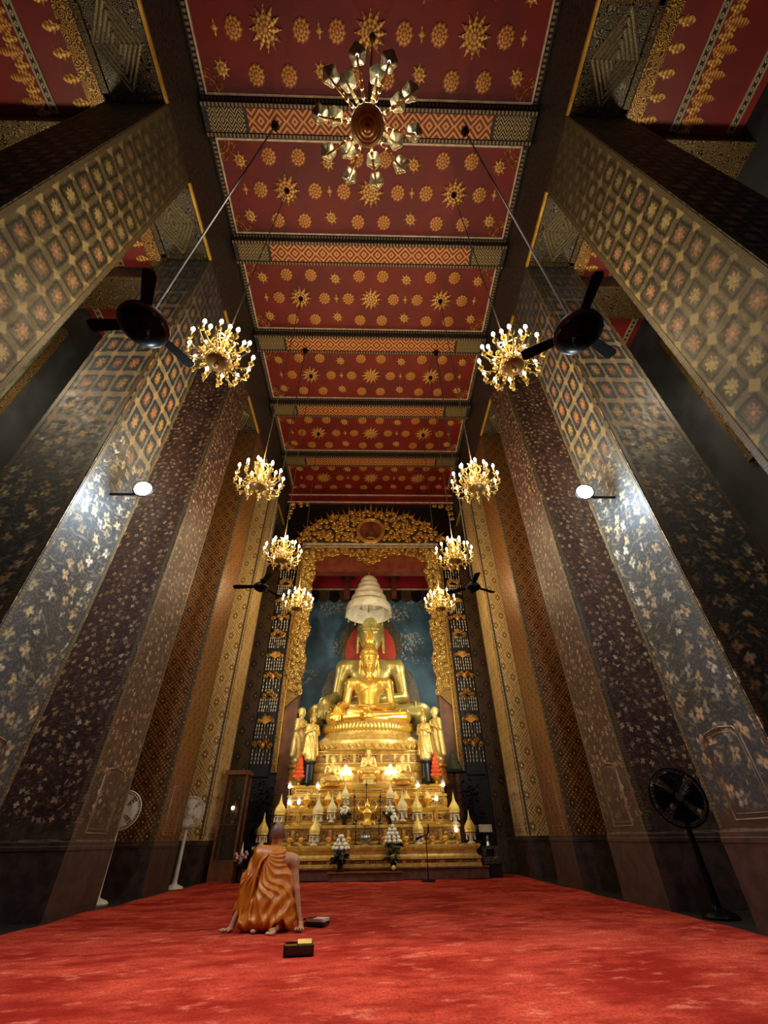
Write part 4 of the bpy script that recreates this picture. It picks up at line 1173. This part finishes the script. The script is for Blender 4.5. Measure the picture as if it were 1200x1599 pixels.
tier('second altar tier from the floor with bronze-gold panels', 2.32, 13.32, 15.8, [(.0,.68),(.04,.70),(.04,.73),(0,.75),(0,.98),(.05,1.02),(.05,1.08)], 10, (.76,.97), M['gold_altar'], M['gold_brown'])
tier('third altar tier from the floor, crowded with gilt offerings', 2.22, 13.56, 15.8, [(.0,1.08),(.03,1.10),(.03,1.13),(0,1.15),(0,1.34),(.04,1.38),(.04,1.43)], 10, (1.16,1.33), M['gold'], M['gold_altar'])
tier('fourth altar tier holding the candelabra', 2.12, 13.76, 15.8, [(0,1.43),(.03,1.45),(0,1.48),(0,1.66),(.04,1.70),(.04,1.75)], 8, (1.49,1.65), M['gold_altar'], M['gold'])
tier('topmost altar tier under the small seated figures', 2.05, 13.84, 15.8, [(0,1.75),(.02,1.77),(0,1.80),(0,1.90),(.03,1.93),(.03,1.98)], 8, (1.81,1.89), M['gold'], M['gold_altar'])

# lotus-bud offerings on footed stands
def phum(label, x, y, z, h, mat, lean=0):
    t = thing('bud_offering', label, 'offering', (x,y,z), 0, 'lotus bud offerings', h/.60)
    st = MB().lathe([(.085,0),(.09,.02),(.05,.04),(.045,.10),(.08,.15),(.11,.17),(.11,.185),(.05,.19)],14).obj('stand', M['white_cloth'], t)
    for i in range(6):
        a = 2*pi*i/6+.3; MB().lathe([(.001,0),(.022,.02),(.014,.08),(.006,.12)],6).obj('tassel', M['white_cloth'], st, (.105*cos(a),.105*sin(a),.055))
    MB().lathe([(.05,.185),(.11,.215),(.128,.27),(.11,.33),(.07,.39),(.038,.44),(.022,.50),(.016,.54),(.010,.58),(.001,.62)],16,None,1,1,8,.04).obj('bud', mat, t)
    MB().lathe([(.118,.20),(.132,.21),(.13,.225),(.11,.23)],16).obj('collar', M['gold_pale'], t)
GP, GW = M['gold_pale'], M['white_cloth']
M['gold_yellow'] = plain('yellow_gilt_bud', 'd6b648', 'ead278', .5, .15, 30, .3)
M['beige_bud'] = plain('beige_bud', 'd0bc82', 'e4d6a4', .6, 0, 40, .4)
GY, BG = M['gold_yellow'], M['beige_bud']
for x,y,z,h,m,lab in (
    (-2.60,13.22,.68,.66,GY,'yellow lotus-bud offering at the far left end of the lowest tier, by the monk'),
    (-2.25,13.36,1.08,.66,GY,'yellow lotus-bud offering at the left end of the second tier, above the monk'),
    (-1.30,13.16,.68,.62,GY,'yellow lotus-bud offering on the lowest tier, left of the white flower cone'),
    (-1.27,13.40,1.08,.66,BG,'pale lotus-bud offering on the second tier, straight above a yellow one on the left'),
    (-.92,13.42,1.14,.60,BG,'pale lotus-bud offering on the second tier, beside the left flower vase'),
    (-.60,13.66,1.46,.56,BG,'beige lotus-bud offering standing just under the left candelabrum'),
    (.62,13.66,1.46,.56,BG,'beige lotus-bud offering standing just under the right candelabrum'),
    (.92,13.42,1.14,.66,BG,'slim pale lotus-bud offering on the second tier, beside the right flower vase'),
    (1.30,13.40,1.10,.68,GY,'yellow lotus-bud offering on the second tier, straight above another on the right'),
    (1.28,13.16,.68,.62,GY,'yellow lotus-bud offering on the lowest tier, beside the microphone stand'),
    (2.27,13.36,1.08,.66,GY,'yellow lotus-bud offering at the right end of the second tier'),
    (2.60,13.22,.68,.66,GY,'yellow lotus-bud offering at the far right end of the lowest tier')):
    phum(lab,x,y,z,h,m)
# candelabra with lit glass lamps
def candelabrum(label, x, y, z):
    t = thing('candelabrum', label, 'candelabrum', (x,y,z), 0, 'lit glass candelabra')
    MB().lathe([(.07,0),(.075,.02),(.02,.05),(.016,.3),(.03,.33),(.014,.36),(.012,.56)],10).obj('stem', M['gold'], t)
    for px,pz in ((0,.60),(-.13,.46),(.13,.46),(-.05,.45),(.07,.47)):
        A = MB().tube([(0,0,.34),(px*.6,0,.36),(px,-.02,pz-.05),(px,-.02,pz)],.010,5).obj('arm', M['gold'], t)
        MB().lathe([(.03,0),(.05,.03),(.046,.09),(.03,.13)],10,cap=False).obj('glass_shade', M['glass'], A, (px,-.02,pz-.01))
        MB().lathe([(.012,0),(.034,.02),(.036,.06),(.016,.09),(.001,.10)],8).obj('bulb', M['bulb_altar'], A, (px,-.02,pz))
    for i in range(8):
        a = 2*pi*i/8; MB().lathe([(.001,-.07),(.014,-.04),(.001,0)],5).obj('crystal_drop', M['glass'], t, (.12*cos(a),.06*sin(a),.40))
    light('candelabrum_light','POINT',(0,-.15,.55),5,(1,.88,.7),None,.08).parent = t
M['bulb_altar'] = glow('bulb_altar', 'fff6e6', 9)
candelabrum('lit glass candelabrum on the left of the altar', -.62,13.80,1.75)
candelabrum('lit glass candelabrum on the right of the altar', .64,13.80,1.75)
def lamp(label, x, y, z, zl):
    t = thing('altar_lamp', label, 'lamp', (x,y,z), 0, 'small altar lamps')
    h = zl-z
    MB().lathe([(.05,0),(.055,.015),(.014,.03),(.010,h-.06),(.035,h-.04),(.03,h-.02)],10).obj('stand', M['brass'], t)
    MB().lathe([(.03,h-.04),(.055,h+.0),(.05,h+.07),(.034,h+.14)],10,cap=False).obj('chimney', M['glass'], t)
    MB().lathe([(.008,h-.03),(.034,h),(.036,h+.03),(.016,h+.06),(.001,h+.075)],8).obj('bulb', M['bulb_altar'], t)
for x,y,z,zl,lab in ((-2.12,13.68,1.43,1.93,'lit lamp at the left end of the upper tier, below the orange cone'),(-1.36,13.68,1.43,1.92,'lit lamp on the upper tier between orange cone and left statue'),(1.38,13.68,1.43,1.92,'lit lamp on the upper tier between right statue and orange cone'),(2.08,13.68,1.43,1.93,'lit lamp at the right end of the upper tier'),
    (-1.80,13.44,1.08,1.56,'low lit lamp on the second tier at the left'),(-2.05,13.44,1.08,1.55,'dimmer low lamp at the left end of the second tier'),(1.83,13.44,1.08,1.60,'low lit lamp on the second tier at the right'),(2.24,13.17,.68,.93,'small lit lamp on the lowest tier at the right end')):
    lamp(lab,x,y,z,zl)
# orange cloth cones on gilt bowls, with small gilt cones beside them
for s in (-1,1):
    nm = 'left' if s < 0 else 'right'
    t = thing('orange_cone', 'stacked orange cloth cone on a gilt bowl, %s side of the altar' % nm, 'offering', (s*1.93,13.98,1.98), 0, 'orange cones', 1.15)
    MB().lathe([(.10,-.02),(.12,0),(.05,.03),(.05,.07),(.14,.12),(.17,.15),(.15,.16)],16).obj('bowl', M['gold_deep'], t)
    for i in range(6):
        r = .175-.025*i; z = .16+.085*i
        MB().lathe([(r*.9,z),(r,z+.02),(r*.98,z+.05),(r*.72,z+.085)],16,None,1,1,8,.05).obj('cloth_fold', M['orange'], t)
    MB().lathe([(.03,.66),(.025,.70),(.001,.76)],8).obj('tip', M['orange'], t)
    t = thing('gilt_cone', 'small gilt cone beside the orange one, %s end of the altar' % nm, 'offering', (s*2.06,14.22,1.98), 0, 'small gilt cones')
    MB().lathe([(.13,0),(.15,.03),(.12,.08),(.09,.14),(.05,.22),(.02,.30),(.001,.36)],14,None,1,1,10,.05).obj('cone', M['gold_altar'], t)
    MB().lathe([(.17,-.02),(.17,.0),(.14,.01)],14).obj('dish', M['gold_deep'], t)
# flower vases and cones of folded flowers
def blooms(mb_list, pts, mat, t, r=.035):
    me = MB().ball((0,0,0),(r,r,r*.85),7,5).mesh('bloom', mat)
    for p in pts: put('bloom', me, t, p)
rnd = random.Random(2)
for s in (-1,1):
    nm = 'left' if s < 0 else 'right'
    t = thing('flower_vase', 'dark vase of white flowers near the middle of the second tier, %s one' % nm, 'vase', (s*.58,13.42,1.08), 0, 'vases of white flowers')
    MB().lathe([(.05,0),(.07,.02),(.04,.05),(.06,.12),(.09,.17),(.08,.19),(.06,.18)],12).obj('vase', M['bronze'], t)
    lf = MB()
    for i in range(26):
        a = rnd.uniform(0,2*pi); r = rnd.uniform(.08,.16); z = rnd.uniform(.16,.28)
        lf.add([(r*.4*cos(a),r*.4*sin(a),z-.04),(r*cos(a+.25),r*sin(a+.25),z),(r*1.3*cos(a),r*1.3*sin(a),z-.02),(r*cos(a-.25),r*sin(a-.25),z+.02)],[(0,1,2,3)])
    tag(lf.obj('leaves', M['green'], t, smooth=0), None, None, None, 'stuff')
    blooms(None, [(rnd.uniform(-.11,.11),rnd.uniform(-.10,.05),.22+rnd.uniform(0,.16)) for _ in range(22)], M['petal_white'], t, .034)
for x,nm,ht in ((-.62,'left, shorter',.80),(.63,'right, taller',1.12)):
    t = thing('flower_cone', 'cone of folded white flowers over dark leaves, %s one in front of the altar' % nm, 'flowers', (x,12.86,.20), 0, 'folded flower cones')
    MB().lathe([(.10,0),(.12,.02),(.06,.06),(.07,.12),(.10,.15)],10).obj('pot', M['bronze'], t)
    lf = MB()
    for i in range(70):
        a = rnd.uniform(0,2*pi); r = rnd.uniform(.08,.22); z = .14+rnd.uniform(0,ht*.34)
        c_,s_ = cos(a),sin(a)
        lf.add([(r*.3*c_,r*.3*s_,z),(r*cos(a+.3),r*sin(a+.3),z+.03),(r*1.25*c_,r*1.25*s_,z-.03),(r*cos(a-.3),r*sin(a-.3),z+.04)],[(0,1,2,3)])
    tag(lf.obj('leaves', M['green'], t, smooth=0), None, None, None, 'stuff')
    pts = []; z0 = .14+ht*.36
    lay = 4 if ht < 1 else 5
    for l_ in range(lay):
        r = .165*(1-l_/lay)+.01; n = max(1,int(9*(1-l_/lay)))
        for i in range(n):
            a = 2*pi*i/n+l_*.4; pts.append((r*cos(a),r*sin(a),z0+l_*.075))
    if ht > 1: pts += [(.05+.06*cos(q),.02+.06*sin(q),z0+.42+.05*(q%2)) for q in range(6)]+[(.05,.02,z0+.53)]
    blooms(None, pts, M['petal_white'], t, .048)
    if ht > 1: MB().ball((0,-.12,.06),(.05,.05,.05),8,6).obj('yellow_bud', M['gold_yellow'], t)
# incense bowl, candles, garuda-like gilt relief, tall sticks
t = thing('incense_bowl', 'wide silver incense bowl in the middle of the lowest tier', 'bowl', (-.03,13.14,.68))
MB().lathe([(.07,0),(.08,.02),(.06,.04),(.13,.08),(.16,.14),(.15,.19),(.17,.20),(.15,.205),(.13,.17)],20).obj('bowl', M['silver'], t)
for i in range(5): MB().tube([(-.05+.025*i,0,.16),(-.07+.035*i,0,.40)],.004,4).obj('incense_stick', M['bronze'], t)
t = thing('gilt_relief', 'gilt guardian figure relief at the centre of the altar front', 'relief', (0,13.50,1.08))
MB().lathe([(.13,0),(.15,.05),(.09,.10),(.10,.18),(.13,.26),(.06,.32),(.07,.38),(.06,.44),(.02,.50),(.001,.58)],12,None,1,.5).obj('figure', M['gold'], t)
for s in (-1,1): 
    MB().tube([(s*.10,0,.26),(s*.22,-.02,.30),(s*.27,-.03,.42),(s*.2,-.02,.5)],[.035,.04,.03,.01],6).obj('wing', M['gold'], t)
    MB().tube([(s*.08,0,.05),(s*.18,-.05,.06),(s*.20,-.06,.0)],.03,6).obj('foot', M['gold'], t)
for i,(x,y,z,h) in enumerate(((-.34,13.40,1.08,.62),(.34,13.40,1.08,.62),(-.03,13.55,1.43,.55),(-.28,13.16,.68,.5),(.30,13.16,.68,.5))):
    t = thing('tall_candlestick', ['thin dark candlestick left of the gilt relief','thin dark candlestick right of the gilt relief','dark goblet-topped candlestick in front of the middle figure','dark stick left of the incense bowl','dark stick right of the incense bowl'][i], 'candlestick', (x,y,z), 0, 'dark altar candlesticks')
    MB().lathe([(.05,0),(.05,.02),(.012,.04),(.010,h*.5),(.02,h*.53),(.010,h*.56),(.010,h-.06),(.03,h-.03),(.028,h)],8).obj('stick', M['bronze'], t)
    MB().lathe([(.016,h-.01),(.014,h+.07),(.002,h+.10)],6).obj('candle', M['brass_dark'], t)
labs = ['at the left end','second from the left end','left of the flower cone','just left of the incense bowl','just right of the incense bowl','right of the tall flower cone','second from the right end','at the right end']
for i,x in enumerate((-1.9,-1.62,-.95,-.45,.42,.98,1.62,1.95)):
    t = thing('offering_dish', 'small gilt footed dish on the lowest tier, %s' % labs[i], 'dish', (x,13.17,.68), 0, 'small gilt dishes')
    MB().lathe([(.05,0),(.055,.01),(.02,.03),(.02,.06),(.07,.09),(.09,.12),(.08,.125),(.05,.10)],12).obj('dish', M['gold'], t)
    MB().ball((0,0,.125),(.06,.06,.04),8,5).obj('offering', M['gold_pale'] if i%2 else M['petal_pink'], t)
labs2 = ['at the left end','second from the left','third from the left','third from the right','second from the right','at the right end']
for i,x in enumerate((-1.62,-1.05,-.75,.76,1.05,1.62)):
    t = thing('footed_bowl', 'gilt footed bowl on the third tier, %s' % labs2[i], 'bowl', (x,13.64,1.43), 0, 'gilt footed bowls')
    MB().lathe([(.07,0),(.075,.02),(.03,.05),(.03,.09),(.09,.14),(.12,.20),(.11,.205),(.07,.17)],14).obj('bowl', M['gold'], t)
    MB().lathe([(.10,.20),(.08,.26),(.05,.31),(.02,.36),(.001,.40)],12,None,1,1,6,.06).obj('filling', M['gold_pale'], t)

# ================================================================== THINGS AT THE SIDES OF THE ALTAR
def bronze_tree(label, x, y, s):
    t = thing('bronze_plant', label, 'plant', (x,y,0), 0, 'dark potted foliage by the arch')
    MB().sq([(.28,0),(.28,.06),(.22,.10),(.22,.60),(.30,.66),(.30,.74)]).obj('stand', M['bronze'], t, smooth=0)
    MB().lathe([(.12,.74),(.20,.80),(.24,.95),(.20,1.08),(.14,1.12)],14).obj('pot', M['bronze'], t)
    MB().tube([(0,0,1.05),(.03,0,1.5),(-.02,0,2.0)],[.03,.025,.01],6).obj('stem', M['bronze'], t)
    lf = MB(); r_ = random.Random(int(x*10))
    for i in range(170):
        a = r_.uniform(0,2*pi); z = r_.uniform(1.15,2.25); r = r_.uniform(.05,.36)*(1.15-.35*abs(z-1.6)); l_ = .11
        c = Vector((r*cos(a),r*sin(a),z)); d = Vector((cos(a),sin(a),r_.uniform(-.6,.3)))*l_; n = Vector((-sin(a),cos(a),r_.uniform(-.4,.4)))*.045
        lf.add([c-d*.5,c+n,c+d*.6,c-n],[(0,1,2,3)])
    tag(lf.obj('leaves', M['bronze'], t, smooth=0), None, None, None, 'stuff')
bronze_tree('dark foliage in a bronze pot below the left garland', -3.16,15.3,1)
bronze_tree('dark foliage in a bronze pot below the right garland', 3.16,15.3,1)
t = thing('leaf_cone', 'grey-green leaf cone on a dark shelf below the right garland', 'offering', (2.62,14.9,2.42))
MB().lathe([(.26,0),(.25,.06),(.18,.22),(.09,.40),(.001,.58)],16,None,1,1,9,.05).obj('cone', M['green_cone'], t)
MB().box(-.36,.36,-.25,.25,-.06,-.02).box(-.03,.03,.0,.06,-1.74,-.06).obj('shelf', M['bronze'], t, smooth=0)
# glass case
t = thing('glass_case', 'tall wooden display case with glass sides beside the left pillar', 'case', (-3.55,13.75,0))
MB().box(-.30,.30,-.26,.26,0,.42).obj('base', M['wood'], t, smooth=0)
for sx in (-1,1):
    for sy in (-1,1): MB().box(sx*.27-.025,sx*.27+.025,sy*.23-.025,sy*.23+.025,.42,2.22).obj('post', M['gold_brown'], t, smooth=0)
MB().box(-.32,.32,-.28,.28,2.22,2.32).obj('top', M['wood'], t, smooth=0)
MB().box(-.26,.26,-.235,-.228,.42,2.22).obj('glass', M['case_glass'], t, smooth=0)
MB().box(.262,.269,-.22,.22,.42,2.22).obj('glass', M['case_glass'], t, smooth=0)
MB().box(-.25,.25,-.2,.2,1.12,1.14).obj('shelf', M['wood'], t, smooth=0)
t = thing('red_lantern', 'small glowing red lantern inside the glass case', 'lantern', (-3.52,13.70,1.14))
MB().lathe([(.05,0),(.07,.03),(.03,.08),(.08,.14),(.11,.24),(.08,.36),(.03,.42),(.02,.48)],12).obj('body', M['brass_dark'], t)
MB().ball((-.02,-.10,.34),.045,8,6).obj('bulb', M['bulb_pink'] if 'bulb_pink' in M else glow('bulb_pink','ffd0d8',6), t)
# bouquet on a dark stand
t = thing('pink_bouquet', 'pink and white bouquet on a low dark stand beside the monk', 'flowers', (-2.98,12.98,0))
MB().lathe([(.13,0),(.14,.03),(.06,.07),(.06,.26),(.12,.31),(.13,.33)],12).obj('stand', M['bronze'], t)
blooms(None, [(rnd.uniform(-.13,.13),rnd.uniform(-.1,.1),.36+rnd.uniform(0,.22)) for _ in range(16)], M['petal_pink'], t, .045)
MB().lathe([(.03,.40),(.035,.55),(.02,.66),(.001,.78)],8).obj('white_spray', M['petal_white'], t)
lf = MB()
for i in range(24):
    a = rnd.uniform(0,2*pi); r = rnd.uniform(.08,.18); z = rnd.uniform(.34,.5)
    lf.add([(r*.4*cos(a),r*.4*sin(a),z),(r*cos(a+.25),r*sin(a+.25),z),(r*1.3*cos(a),r*1.3*sin(a),z-.03),(r*cos(a-.25),r*sin(a-.25),z+.02)],[(0,1,2,3)])
tag(lf.obj('leaves', M['green'], t, smooth=0), None, None, None, 'stuff')
# donation box with a white sign
t = thing('donation_box', 'small grey box on a dark stand with a white sign above, by the altar end', 'box', (3.08,13.55,0))
MB().box(-.22,.22,-.18,.18,0,.28).obj('stand', M['bronze'], t, smooth=0)
MB().box(-.20,.20,-.16,.16,.28,.42).box(-.20,-.10,-.16,.16,.42,.56).box(.10,.20,-.16,.16,.42,.56).box(-.20,.20,-.16,.16,.56,.62).obj('box', M['carved_grey'], t, smooth=0)
MB().lathe([(.06,.62),(.05,.68),(.03,.74),(.04,.78),(.001,.84)],8).obj('knob', M['silver'], t)
MB().tube([(0,.1,.6),(0,.1,.98)],.012,5).obj('sign_post', M['dark'], t)
MB().box(-.17,.17,.07,.09,.90,1.06).obj('sign', M['paper'], t, smooth=0)
# microphone stand
t = thing('microphone_stand', 'black microphone stand in front of the altar on the carpet', 'microphone', (1.40,12.50,.02))
MB().lathe([(.16,0),(.165,.015),(.15,.03),(.03,.045),(.02,.06)],20).obj('base', M['gloss_black'], t)
MB().tube([(0,0,.05),(0,0,.80)],.012,6).obj('pole', M['gloss_black'], t)
MB().tube([(0,0,.78),(.02,-.02,.84),(-.10,-.10,.80)],.010,6).obj('boom', M['gloss_black'], t)
MB().tube([(.02,0,.82),(.06,.0,.90),(.07,0,1.04)],[.014,.02,.012],6).obj('clip', M['gloss_black'], t)
MB().lathe([(.014,0),(.018,.10),(.028,.13),(.026,.17),(.001,.19)],10,T(-.08,-.09,.81)@RY(-1.9)).obj('microphone', M['gloss_black'], t)
# standing fans
def stand_fan(label, loc, rz, hz, mb, mk, R=.24, dark=False):
    t = thing('pedestal_fan', label, 'fan', loc, rz, 'pedestal fans')
    MB().lathe([(.19,0),(.20,.02),(.17,.05),(.06,.09),(.04,.14),(.032,.3)],20).obj('base', mb, t)
    MB().tube([(0,0,.1),(0,.0,hz*.6),(0,.02,hz-.1)],[.05,.035,.03],8).obj('pole', mb, t)
    MB().lathe([(.03,-.04),(.07,-.02),(.075,.14),(.05,.17)],14,T(0,.02,hz)@RX(-pi/2)).obj('motor', mb, t)
    cg = MB()
    for zz,rr in ((0,R),(.04,R*1.0),(-.05,R*.90),(-.075,R*.6),(-.085,R*.32),(.09,R*.7)):
        cg.tube([(rr*cos(2*pi*i/36),rr*sin(2*pi*i/36),zz) for i in range(37)],.004,4,T(0,-.06,hz)@RX(-pi/2),False)
    for i in range(44):
        a = 2*pi*i/44; q = [(.05,-.088),(R*.5,-.082),(R*.85,-.06),(R,-.0),(R,.04),(R*.6,.10)]
        cg.tube([(r*cos(a),r*sin(a),zz) for r,zz in q],.0022,3,T(0,-.06,hz)@RX(-pi/2),False)
    cg.obj('cage', mk, t)
    MB().tube([(R*cos(2*pi*i/36),R*sin(2*pi*i/36),.02) for i in range(37)],.012,6,T(0,-.06,hz)@RX(-pi/2),False).obj('rim', mk, t)
    MB().lathe([(.001,-.10),(.05,-.095),(.052,-.08),(.02,-.07)],14,T(0,-.06,hz)@RX(-pi/2)).obj('badge', mb if not dark else M['silver_dark'], t)
    bl = MB()
    for i in range(4):
        a = 2*pi*i/4; bl.prism([(.04*cos(a-.3),.04*sin(a-.3)),(R*.86*cos(a-.6),R*.86*sin(a-.6)),(R*.88*cos(a),R*.88*sin(a)),(R*.86*cos(a+.6),R*.86*sin(a+.6)),(.04*cos(a+.5),.04*sin(a+.5))],-.03,-.02,T(0,-.06,hz)@RX(-pi/2))
        bl_ = bl.obj('blade', mk, t, smooth=0); bl = MB()
    return t
M['fan_grey'] = plain('grey_fan_plastic', 'c0c0b4', 'd4d4c8', .5)
stand_fan('pale pedestal fan half hidden behind the third left pillar', (-4.31,9.25,0), .30, 1.24, M['fan_grey'], M['fan_grey'], .29)
stand_fan('pale pedestal fan behind the fourth left pillar, base on the carpet edge', (-4.02,11.85,0), .35, 1.32, M['white_plastic'], M['fan_grey'], .29)
stand_fan('black pedestal fan in shadow between the second and third right pillars', (4.22,6.72,0), -.35, 1.18, M['gloss_black'], M['gloss_black'], .33, True)
# ================================================================== THE MONK
MX, MY = -.98, 6.28
mk = thing('person', 'person kneeling in a saffron robe, seen from behind, hands resting on the carpet', 'person', (MX,MY,.02))
# local axes: x to the right of the picture, y away from the camera, z up
def fingers(base, dirs, lens, r, spread_dz=-.006):
    ps = []
    for b_,d,l_ in zip(base,dirs,lens):
        b_ = Vector(b_); d = Vector(d).normalized(); m_ = b_+d*l_*.5+Vector((0,0,.008)); e = b_+d*l_
        ps += [('c',tuple(b_),tuple(m_),r,r*.95,.006),('c',tuple(m_),tuple(e),r*.95,r*.8,.004)]
    return ps
body_ps = [('e',(-.02,.02,.18),(.19,.17,.15),.06),('c',(-.02,.03,.22),(-.035,.11,.54),.145,.14,.08),('c',(-.16,.12,.60),(.12,.12,.585),.075,.07,.06),
           ('c',(-.03,.12,.60),(-.04,.155,.735),.058,.055,.03),
           # head, bowed slightly forward
           ('e',(-.045,.165,.842),(.084,.097,.094),.03),('e',(-.045,.20,.79),(.062,.068,.075),.03),('e',(-.045,.125,.80),(.05,.05,.06),.03),
           ('e',(-.045,.262,.80),(.014,.02,.022),.01),
           ('e',(-.129,.175,.812),(.012,.022,.032),.008),('e',(.039,.175,.812),(.012,.022,.032),.008),
           # bare right arm, straight down to the carpet
           ('e',(.185,.12,.565),(.07,.07,.075),.05),('c',(.19,.115,.56),(.245,.07,.33),.052,.041,.03),('c',(.245,.07,.33),(.325,.03,.06),.041,.027,.02),
           # left arm
           ('c',(-.24,.11,.56),(-.30,.09,.33),.052,.042,.03),('c',(-.30,.09,.33),(-.385,.0,.07),.04,.027,.02),
           # thighs and shins folded under
           ('c',(-.12,.02,.12),(-.16,.36,.09),.10,.075,.05),('c',(.10,.02,.12),(.16,.36,.09),.10,.075,.05),
           ('c',(.16,.34,.06),(.09,-.10,.055),.055,.042,.03),('c',(-.16,.34,.06),(-.10,-.08,.055),.055,.042,.03)]
body = sculpt('b', body_ps, .0085, None)
rh = [('c',(.318,.035,.075),(.33,.02,.045),.028,.03,.02),('e',(.335,.005,.028),(.036,.045,.018),.015)]
rh += fingers([(.31,-.03,.022),(.327,-.037,.024),(.345,-.036,.023),(.362,-.026,.020)],[(-.25,-1,0),(-.05,-1,0),(.15,-1,0),(.4,-1,0)],[.055,.062,.058,.045],.0095)
rh += [('c',(.305,.02,.028),(.275,-.012,.020),.011,.009,.01)]
lh = [('c',(-.375,.01,.085),(-.39,-.005,.05),.028,.03,.02),('e',(-.41,-.02,.028),(.045,.036,.018),.015)]
lh += fingers([(-.438,-.05,.020),(-.448,-.034,.023),(-.450,-.016,.023),(-.445,.004,.020)],[(-1,-.55,0),(-1,-.25,0),(-1,-.02,0),(-1,.25,0)],[.05,.062,.064,.055],.0095)
lh += [('c',(-.40,-.045,.026),(-.405,-.085,.018),.011,.009,.01)]
ft = [('c',(.115,-.06,.075),(.10,-.115,.055),.040,.036,.03),('e',(.075,-.17,.035),(.042,.075,.026),.02),('e',(.108,-.10,.045),(.034,.034,.038),.02),('c',(.15,.05,.09),(.115,-.06,.075),.05,.040,.03)]
for i,(x,y,l_,r) in enumerate(((.105,-.225,.04,.0135),(.082,-.236,.036,.0105),(.063,-.236,.032,.0100),(.046,-.230,.028,.0095),(.031,-.218,.024,.0090))):
    ft += [('c',(x,y,.022),(x-.012,y-l_,.016),r,r*.85,.006)]
lf_ = [('c',(-.10,-.06,.06),(-.11,-.12,.045),.036,.034,.03),('e',(-.12,-.17,.03),(.036,.065,.022),.02)]
parts = [body]+[sculpt('h',p,.004,None,None,.03) for p in (rh,lh,ft,lf_)]
put('body', join_meshes('body', parts, M['scalp']), mk)
# robe: wraps the torso and hips, falls from the left shoulder over the left arm
robe_ps = [('e',(-.02,.0,.19),(.235,.20,.19),.06),('e',(-.02,-.03,.10),(.27,.20,.10),.05),('c',(-.03,.025,.26),(-.045,.115,.56),.175,.158,.08),('c',(-.19,.12,.625),(.02,.115,.615),.085,.085,.06),
           ('c',(-.20,.12,.61),(-.28,.08,.42),.09,.085,.06),('c',(-.28,.08,.42),(-.335,.06,.17),.085,.075,.06),('c',(-.30,.06,.36),(-.27,.02,.14),.07,.06,.05),
           ('c',(-.22,.06,.40),(-.30,.05,.2),.08,.07,.05),
           ('c',(-.12,.0,.14),(-.17,.36,.12),.13,.10,.06),('c',(.12,.0,.13),(.17,.36,.12),.12,.10,.06),
           ('e',(-.20,-.08,.075),(.12,.10,.07),.04),('c',(.15,.02,.22),(.215,.0,.07),.08,.05,.05),('c',(.12,.10,.45),(.15,.04,.25),.085,.09,.06)]
robe_cut = [('-e',(.22,.16,.64),(.145,.20,.14),.03),('-e',(-.045,.17,.80),(.10,.13,.125),.02),('-e',(.12,-.12,.045),(.075,.12,.055),.02)]
def folds(X,Y,Z):
    sx, sz = -.20, .66
    th = np.arctan2(X-sx, sz-Z); r = np.sqrt((X-sx)**2+(Z-sz)**2)
    w1 = th*17+2.2*np.sin(r*9+X*5)+.8*np.sin(Z*21+Y*8)
    w2 = np.sqrt((X+.30)**2+(Z-.60)**2)*62+3*np.sin(X*8+Z*3)
    a = np.clip(r*2.2,0.15,1)
    f = .017*a*np.abs(np.sin(w1))+.010*np.clip((.48-Z)*4,0,1)*np.clip((X+.14)*5,0,1)*np.sin(w2)
    f += .010*np.sin(X*70+Z*14)*np.clip((-.20-X)*9,0,1)
    groove = .022*np.exp(-((X+.155-.20*(.6-Z)*-.35-.02*np.sin(Z*9))/.012)**2)*(Z<.60)*(Z>.12)
    return f-.007+groove*(Y<.12)
robe_me = sculpt('robe', robe_ps+robe_cut, .0078, M['robe'], folds)
put('robe', robe_me, mk)
# loose hem tail beside the right hip
tl = MB()
tl.tube([(.16,.0,.26),(.22,-.03,.17),(.235,-.05,.09),(.225,-.06,.03)],[.05,.045,.035,.012],8,None,True,.45)
tl.obj('robe_tail', M['robe'], mk)
sh = MB(); sh.tube([(-.02,.035,.66),(-.10,-.005,.64),(-.17,-.02,.58),(-.205,-.06,.44),(-.215,-.09,.30),(-.235,-.09,.18)],[.02,.03,.034,.034,.03,.016],8,None,True,.5)
sh.obj('robe_pleat', M['robe'], mk)

# ================================================================== THINGS ON THE CARPET
def open_box(label, loc, rz, w_, d_, h_):
    t = thing('prayer_box', label, 'box', loc, rz, 'small boxes on the carpet')
    b = MB(); e = .012
    b.box(-w_,w_,-d_,d_,0,.012).box(-w_,w_,-d_,-d_+e,0,h_).box(-w_,w_,d_-e,d_,0,h_).box(-w_,-w_+e,-d_,d_,0,h_).box(w_-e,w_,-d_,d_,0,h_)
    b.obj('tray', M['box_dark'], t, smooth=0)
    MB().box(-w_*.1,w_*.85,-d_*.3,d_*.85,h_*.45,h_*1.12,RX(.12)).obj('book', M['book_gold'], t, smooth=0)
    MB().box(-w_*.9,-w_*.15,-d_*.5,d_*.8,.012,h_*.8).obj('case', M['brass_dark'], t, smooth=0)
open_box('dark wooden tray holding a yellow book on the carpet behind the monk', (-.50,5.10,.03), .12, .125, .10, .06)
t = thing('prayer_book', 'closed pale book on a dark case beside the right hand of the monk', 'book', (-.50,6.62,.03), -.35, None)
MB().box(-.12,.12,-.08,.08,0,.03).obj('cover', M['box_dark'], t, smooth=0)
MB().box(-.10,.115,-.075,.085,.03,.055).obj('pages', M['paper'], t, smooth=0)
MB().box(-.13,-.02,-.07,.04,.055,.075,RY(-.15)).obj('slip', M['wood'], t, smooth=0)
